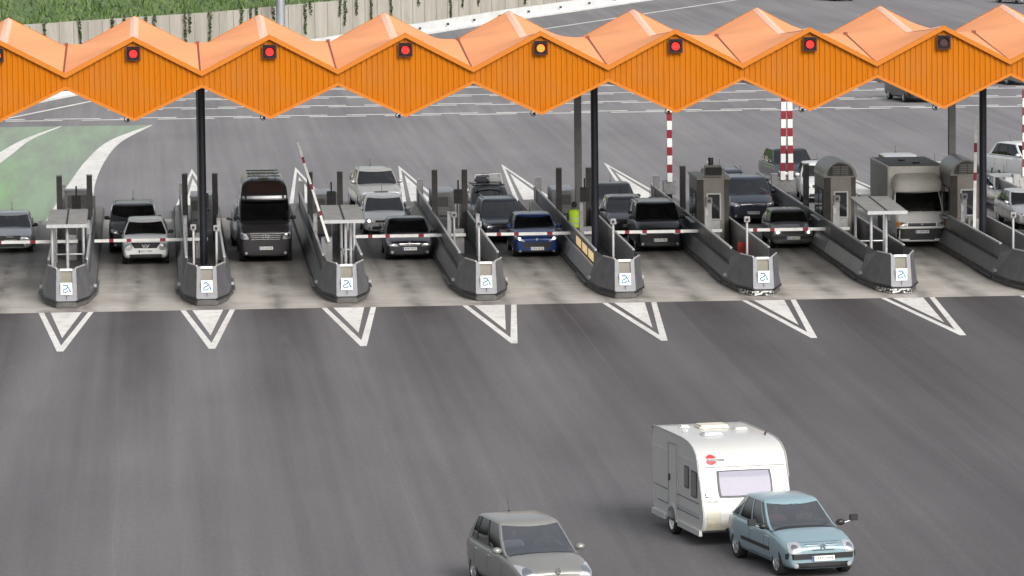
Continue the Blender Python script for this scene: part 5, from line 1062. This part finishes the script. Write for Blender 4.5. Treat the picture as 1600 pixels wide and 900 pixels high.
# ---------------------------------------------------------------- back wall, crash barrier, mast, grass bank
BP = [(-16,72),(-4,108),(2.4,129.1),(13.5,163),(27.5,198.2),(34.2,215.6),(40,228.7),(46.3,243.8),(70,300),(120,420)]
def offs(off):
    out = []
    for k, (x, y) in enumerate(BP):
        a = Vector(BP[max(k-1,0)]); b = Vector(BP[min(k+1,len(BP)-1)]); d = (b-a).normalized(); out.append((x-d.y*off, y+d.x*off))
    return out
def dense(pts, hs, step=3.0):
    out = []
    for (a, b, ha, hb_) in zip(pts[:-1], pts[1:], hs[:-1], hs[1:]):
        n_ = max(1, int((Vector(b)-Vector(a)).length/step))
        for k in range(n_): t = k/n_; out.append((lerp(a[0],b[0],t), lerp(a[1],b[1],t), lerp(ha,hb_,t)))
    out.append((*pts[-1], hs[-1])); return out
WHt = [5.4,5.0,4.2,3.25,2.75,2.8,3.2,3.4,3.6,3.8]
def wallmat():
    m, n, b = newmat('wall_concrete'); tc = mapped(n, (1,1,1)); t = noise(n, mapped(n, (.35,.35,.06)), 1.6, 5, .65); u = noise(n, tc, 1.2, 5)
    c = mix(n, ramp(n, t.outputs[0], .3, .7), (.30,.28,.24), (.47,.445,.39)); c = mix(n, ramp(n, u.outputs[0], .55, .75, 0, .35), c, (.22,.21,.18))
    n.links.new(c, b.inputs['Base Color']); b.inputs['Roughness'].default_value = .9; return m
wp = dense(offs(1.6), WHt, 2.4); wq = dense(offs(2.0), WHt, 2.4)
wall = empty('retaining_wall', (wp[0][0], wp[0][1], 0), 0, 'long pale concrete retaining wall with ivy hanging down, behind the canopies', 'wall'); o0 = Vector((wp[0][0], wp[0][1], 0))
WM = wallmat(); mb = MB()
rg = [[Vector((a[0],a[1],0))-o0, Vector((a[0],a[1],a[2]))-o0, Vector((c[0],c[1],a[2]))-o0, Vector((c[0],c[1],0))-o0] for a, c in zip(wp, wq)]
mb.loft(rg); mb.build('panels', WM, wall)
mb = MB()
for k in range(0, len(wp)-1):
    a, b = Vector(wp[k]), Vector(wp[k+1]); d = (b-a); d.z = 0; d.normalize(); n_ = Vector((d.y,-d.x,0)); a = a-o0
    mb.hexa([Vector((a.x,a.y,0)), Vector((a.x,a.y,0))+d*.07, Vector((a.x,a.y,0))+d*.07+n_*.03, Vector((a.x,a.y,0))+n_*.03], [Vector((a.x,a.y,wp[k][2]-.05)), Vector((a.x,a.y,wp[k][2]-.05))+d*.07, Vector((a.x,a.y,wp[k][2]-.05))+d*.07+n_*.03, Vector((a.x,a.y,wp[k][2]-.05))+n_*.03])
pj = mb.build('panel_joints', mat('joint_dark', (.22,.21,.19), .9), wall); pj['kind'] = 'stuff'
# crash barrier: stepped white concrete profile
bp_ = dense(BP, [0]*len(BP), 3.0); rg = []
for k, a in enumerate(bp_):
    A = Vector(bp_[max(k-1,0)]); B_ = Vector(bp_[min(k+1,len(bp_)-1)]); d = (B_-A).normalized(); n_ = Vector((-d.y, d.x, 0)); c = Vector(a)
    rg.append([c+n_*x+Vector((0,0,z)) for x, z in ((-.12,.01),(-.12,.14),(.12,.34),(.22,.82),(.50,.82),(.62,.34),(.9,.14),(.9,.01))])
mb = MB(); mb.loft(rg); o = mb.build('crash_barrier', mat('barrier_concrete', (.60,.61,.60), .6, var=.12, scale=.5, dirt=.15)); tag(o, 'long white concrete crash barrier curving along the road edge beyond the canopies', 'barrier')
for k in range(3, len(bp_)-20, 2):
    c = Vector(bp_[k]); mb = MB(); mb.box(-.09,.09,-.05,.05,-.0,.16); r_ = mb.build('reflector_post', BLACK, loc=(c.x+.0, c.y-.13, .42)); tag(r_, 'small black reflector fixed along the white crash barrier', 'reflector', 'reflectors along the crash barrier')
# mast
r_ = empty('lamp_mast', (16.05,170,0), 0, 'thick grey steel mast in front of the retaining wall at the top', 'lamp mast'); mb = MB(); mb.cyl((0,0,0),(0,0,18),.31,20,.22); mb.build('shaft', mat('mast_grey', (.30,.32,.35), .4, .4), r_, smooth=40)
mb = MB(); mb.cyl((0,0,0),(0,0,.06),.5,20); mb.build('base_plate', STEEL, r_); mb = MB(); mb.box(-1.4,1.4,-.08,.08,18,18.15); hd = mb.build('crossbar', STEEL, r_)
for x in (-1.2,-.4,.4,1.2): mb = MB(); mb.box(x-.25,x+.25,-.4,.05,17.75,17.98); mb.build('floodlight', STEEL_L, hd, bevel=.03)
# bank: terrain rising behind the wall, with tufts of grass
def grassm(name, a, b_):
    m, n, b = newmat(name); t = noise(n, mapped(n, (.5,.5,.5)), 1.4, 6, .7); u = noise(n, mapped(n, (.08,.05,.1)), 1, 3)
    c = mix(n, ramp(n, t.outputs[0], .35, .68), a, b_); c = mix(n, ramp(n, u.outputs[0], .52, .7, 0, .6), c, (.16,.15,.07)); n.links.new(c, b.inputs['Base Color']); b.inputs['Roughness'].default_value = .9; return m
GR = grassm('grass_soil', (.05,.09,.03), (.12,.17,.06)); mb = MB(); rg = []
for a in dense(offs(2.0), WHt, 6):
    d = Vector((-.93,.37)); rg.append([(a[0]+d.x*s, a[1]+d.y*s, a[2]-.12+s*.42+random.uniform(-.15,.15)*(s > 0)) for s in (0,2,5,9,14,22,40)])
mb.loft(rg, close=False, caps=False); o = mb.build('grass_bank', GR, smooth=60, recalc=False); tag(o, kind='structure')
mb = MB(); rnd = random.Random(3); dp = dense(offs(2.05), WHt, .5)
for k in range(30000):
    a = rnd.choice(dp[:int(len(dp)*.52)]); s = rnd.random()**1.3*16; x, y, z = a[0]-.93*s+rnd.uniform(-.4,.4), a[1]+.37*s+rnd.uniform(-.4,.4), a[2]-.18+s*.42
    cl = .5+.5*math.sin(x*1.3+y*.7)*math.sin(y*.45-x*.3); h = rnd.uniform(.15,.5)*(.6+.9*cl); t = rnd.uniform(0, 6.28); w_ = rnd.uniform(.04,.11)
    dx, dy = math.cos(t)*w_, math.sin(t)*w_; lx, ly = rnd.uniform(-.2,.2), rnd.uniform(-.25,.1)
    mb.add([(x-dx,y-dy,z),(x+dx,y+dy,z),(x+lx,y+ly,z+h)], [(0,1,2)], rnd.choice((0,0,1,2)))
o = mb.build('grass', [mat('blade_a', (.085,.15,.035), .8, var=.4, scale=.6), mat('blade_b', (.15,.20,.07), .8, var=.3, scale=.6), mat('blade_c', (.045,.085,.03), .8)], recalc=False); tag(o, 'rough green grass covering the bank above the retaining wall', 'grass', kind='stuff')
# scrub patches on the bank
# ivy strands
IV = [mat('ivy_a', (.035,.07,.018), .7, var=.4, scale=4), mat('ivy_b', (.07,.10,.03), .7), mat('ivy_c', (.06,.05,.03), .8)]
dv = dense(offs(1.55), WHt, .25); span = [k for k, a in enumerate(dv) if 120 < a[1] < 262]
pos = []; k = span[0]
while k < span[-1]:
    pos.append(k); k += rnd.choice((4,7,9,12,16,20)) if rnd.random() < .8 else 24
for k in pos:
    a = dv[k]; b = dv[k+1]; d = Vector((b[0]-a[0], b[1]-a[1], 0)).normalized(); ln = a[2]*rnd.choice((.25,.4,.55,.7,.9))*rnd.uniform(.8,1.1); mb = MB(); x = 0; z = 0
    while z < ln:
        wd = rnd.uniform(.06,.26)*(1-.5*z/ln)
        for _ in range(5):
            c = Vector((d.x*(x+rnd.uniform(-wd,wd)), d.y*(x+rnd.uniform(-wd,wd)), -z+rnd.uniform(-.1,.1)))+Vector((d.y,-d.x,0))*rnd.uniform(.02,.12); s = rnd.uniform(.05,.12)
            q1 = Vector((rnd.uniform(-1,1),rnd.uniform(-1,1),rnd.uniform(-1,1))).normalized()*s; q2 = q1.cross(Vector((rnd.uniform(-1,1),rnd.uniform(-1,1),rnd.uniform(-1,1)))).normalized()*s
            mb.add([c-q1, c+q2*.7, c+q1, c-q2*.7], [(0,1,2,3)], rnd.choice((0,0,1,2)))
        x += rnd.uniform(-.08,.08); z += .09
    o = mb.build('ivy_strand', IV, loc=(a[0], a[1], a[2]+.05), recalc=False); tag(o, 'strand of green ivy hanging down the pale retaining wall', 'ivy', 'ivy strands hanging on the retaining wall')
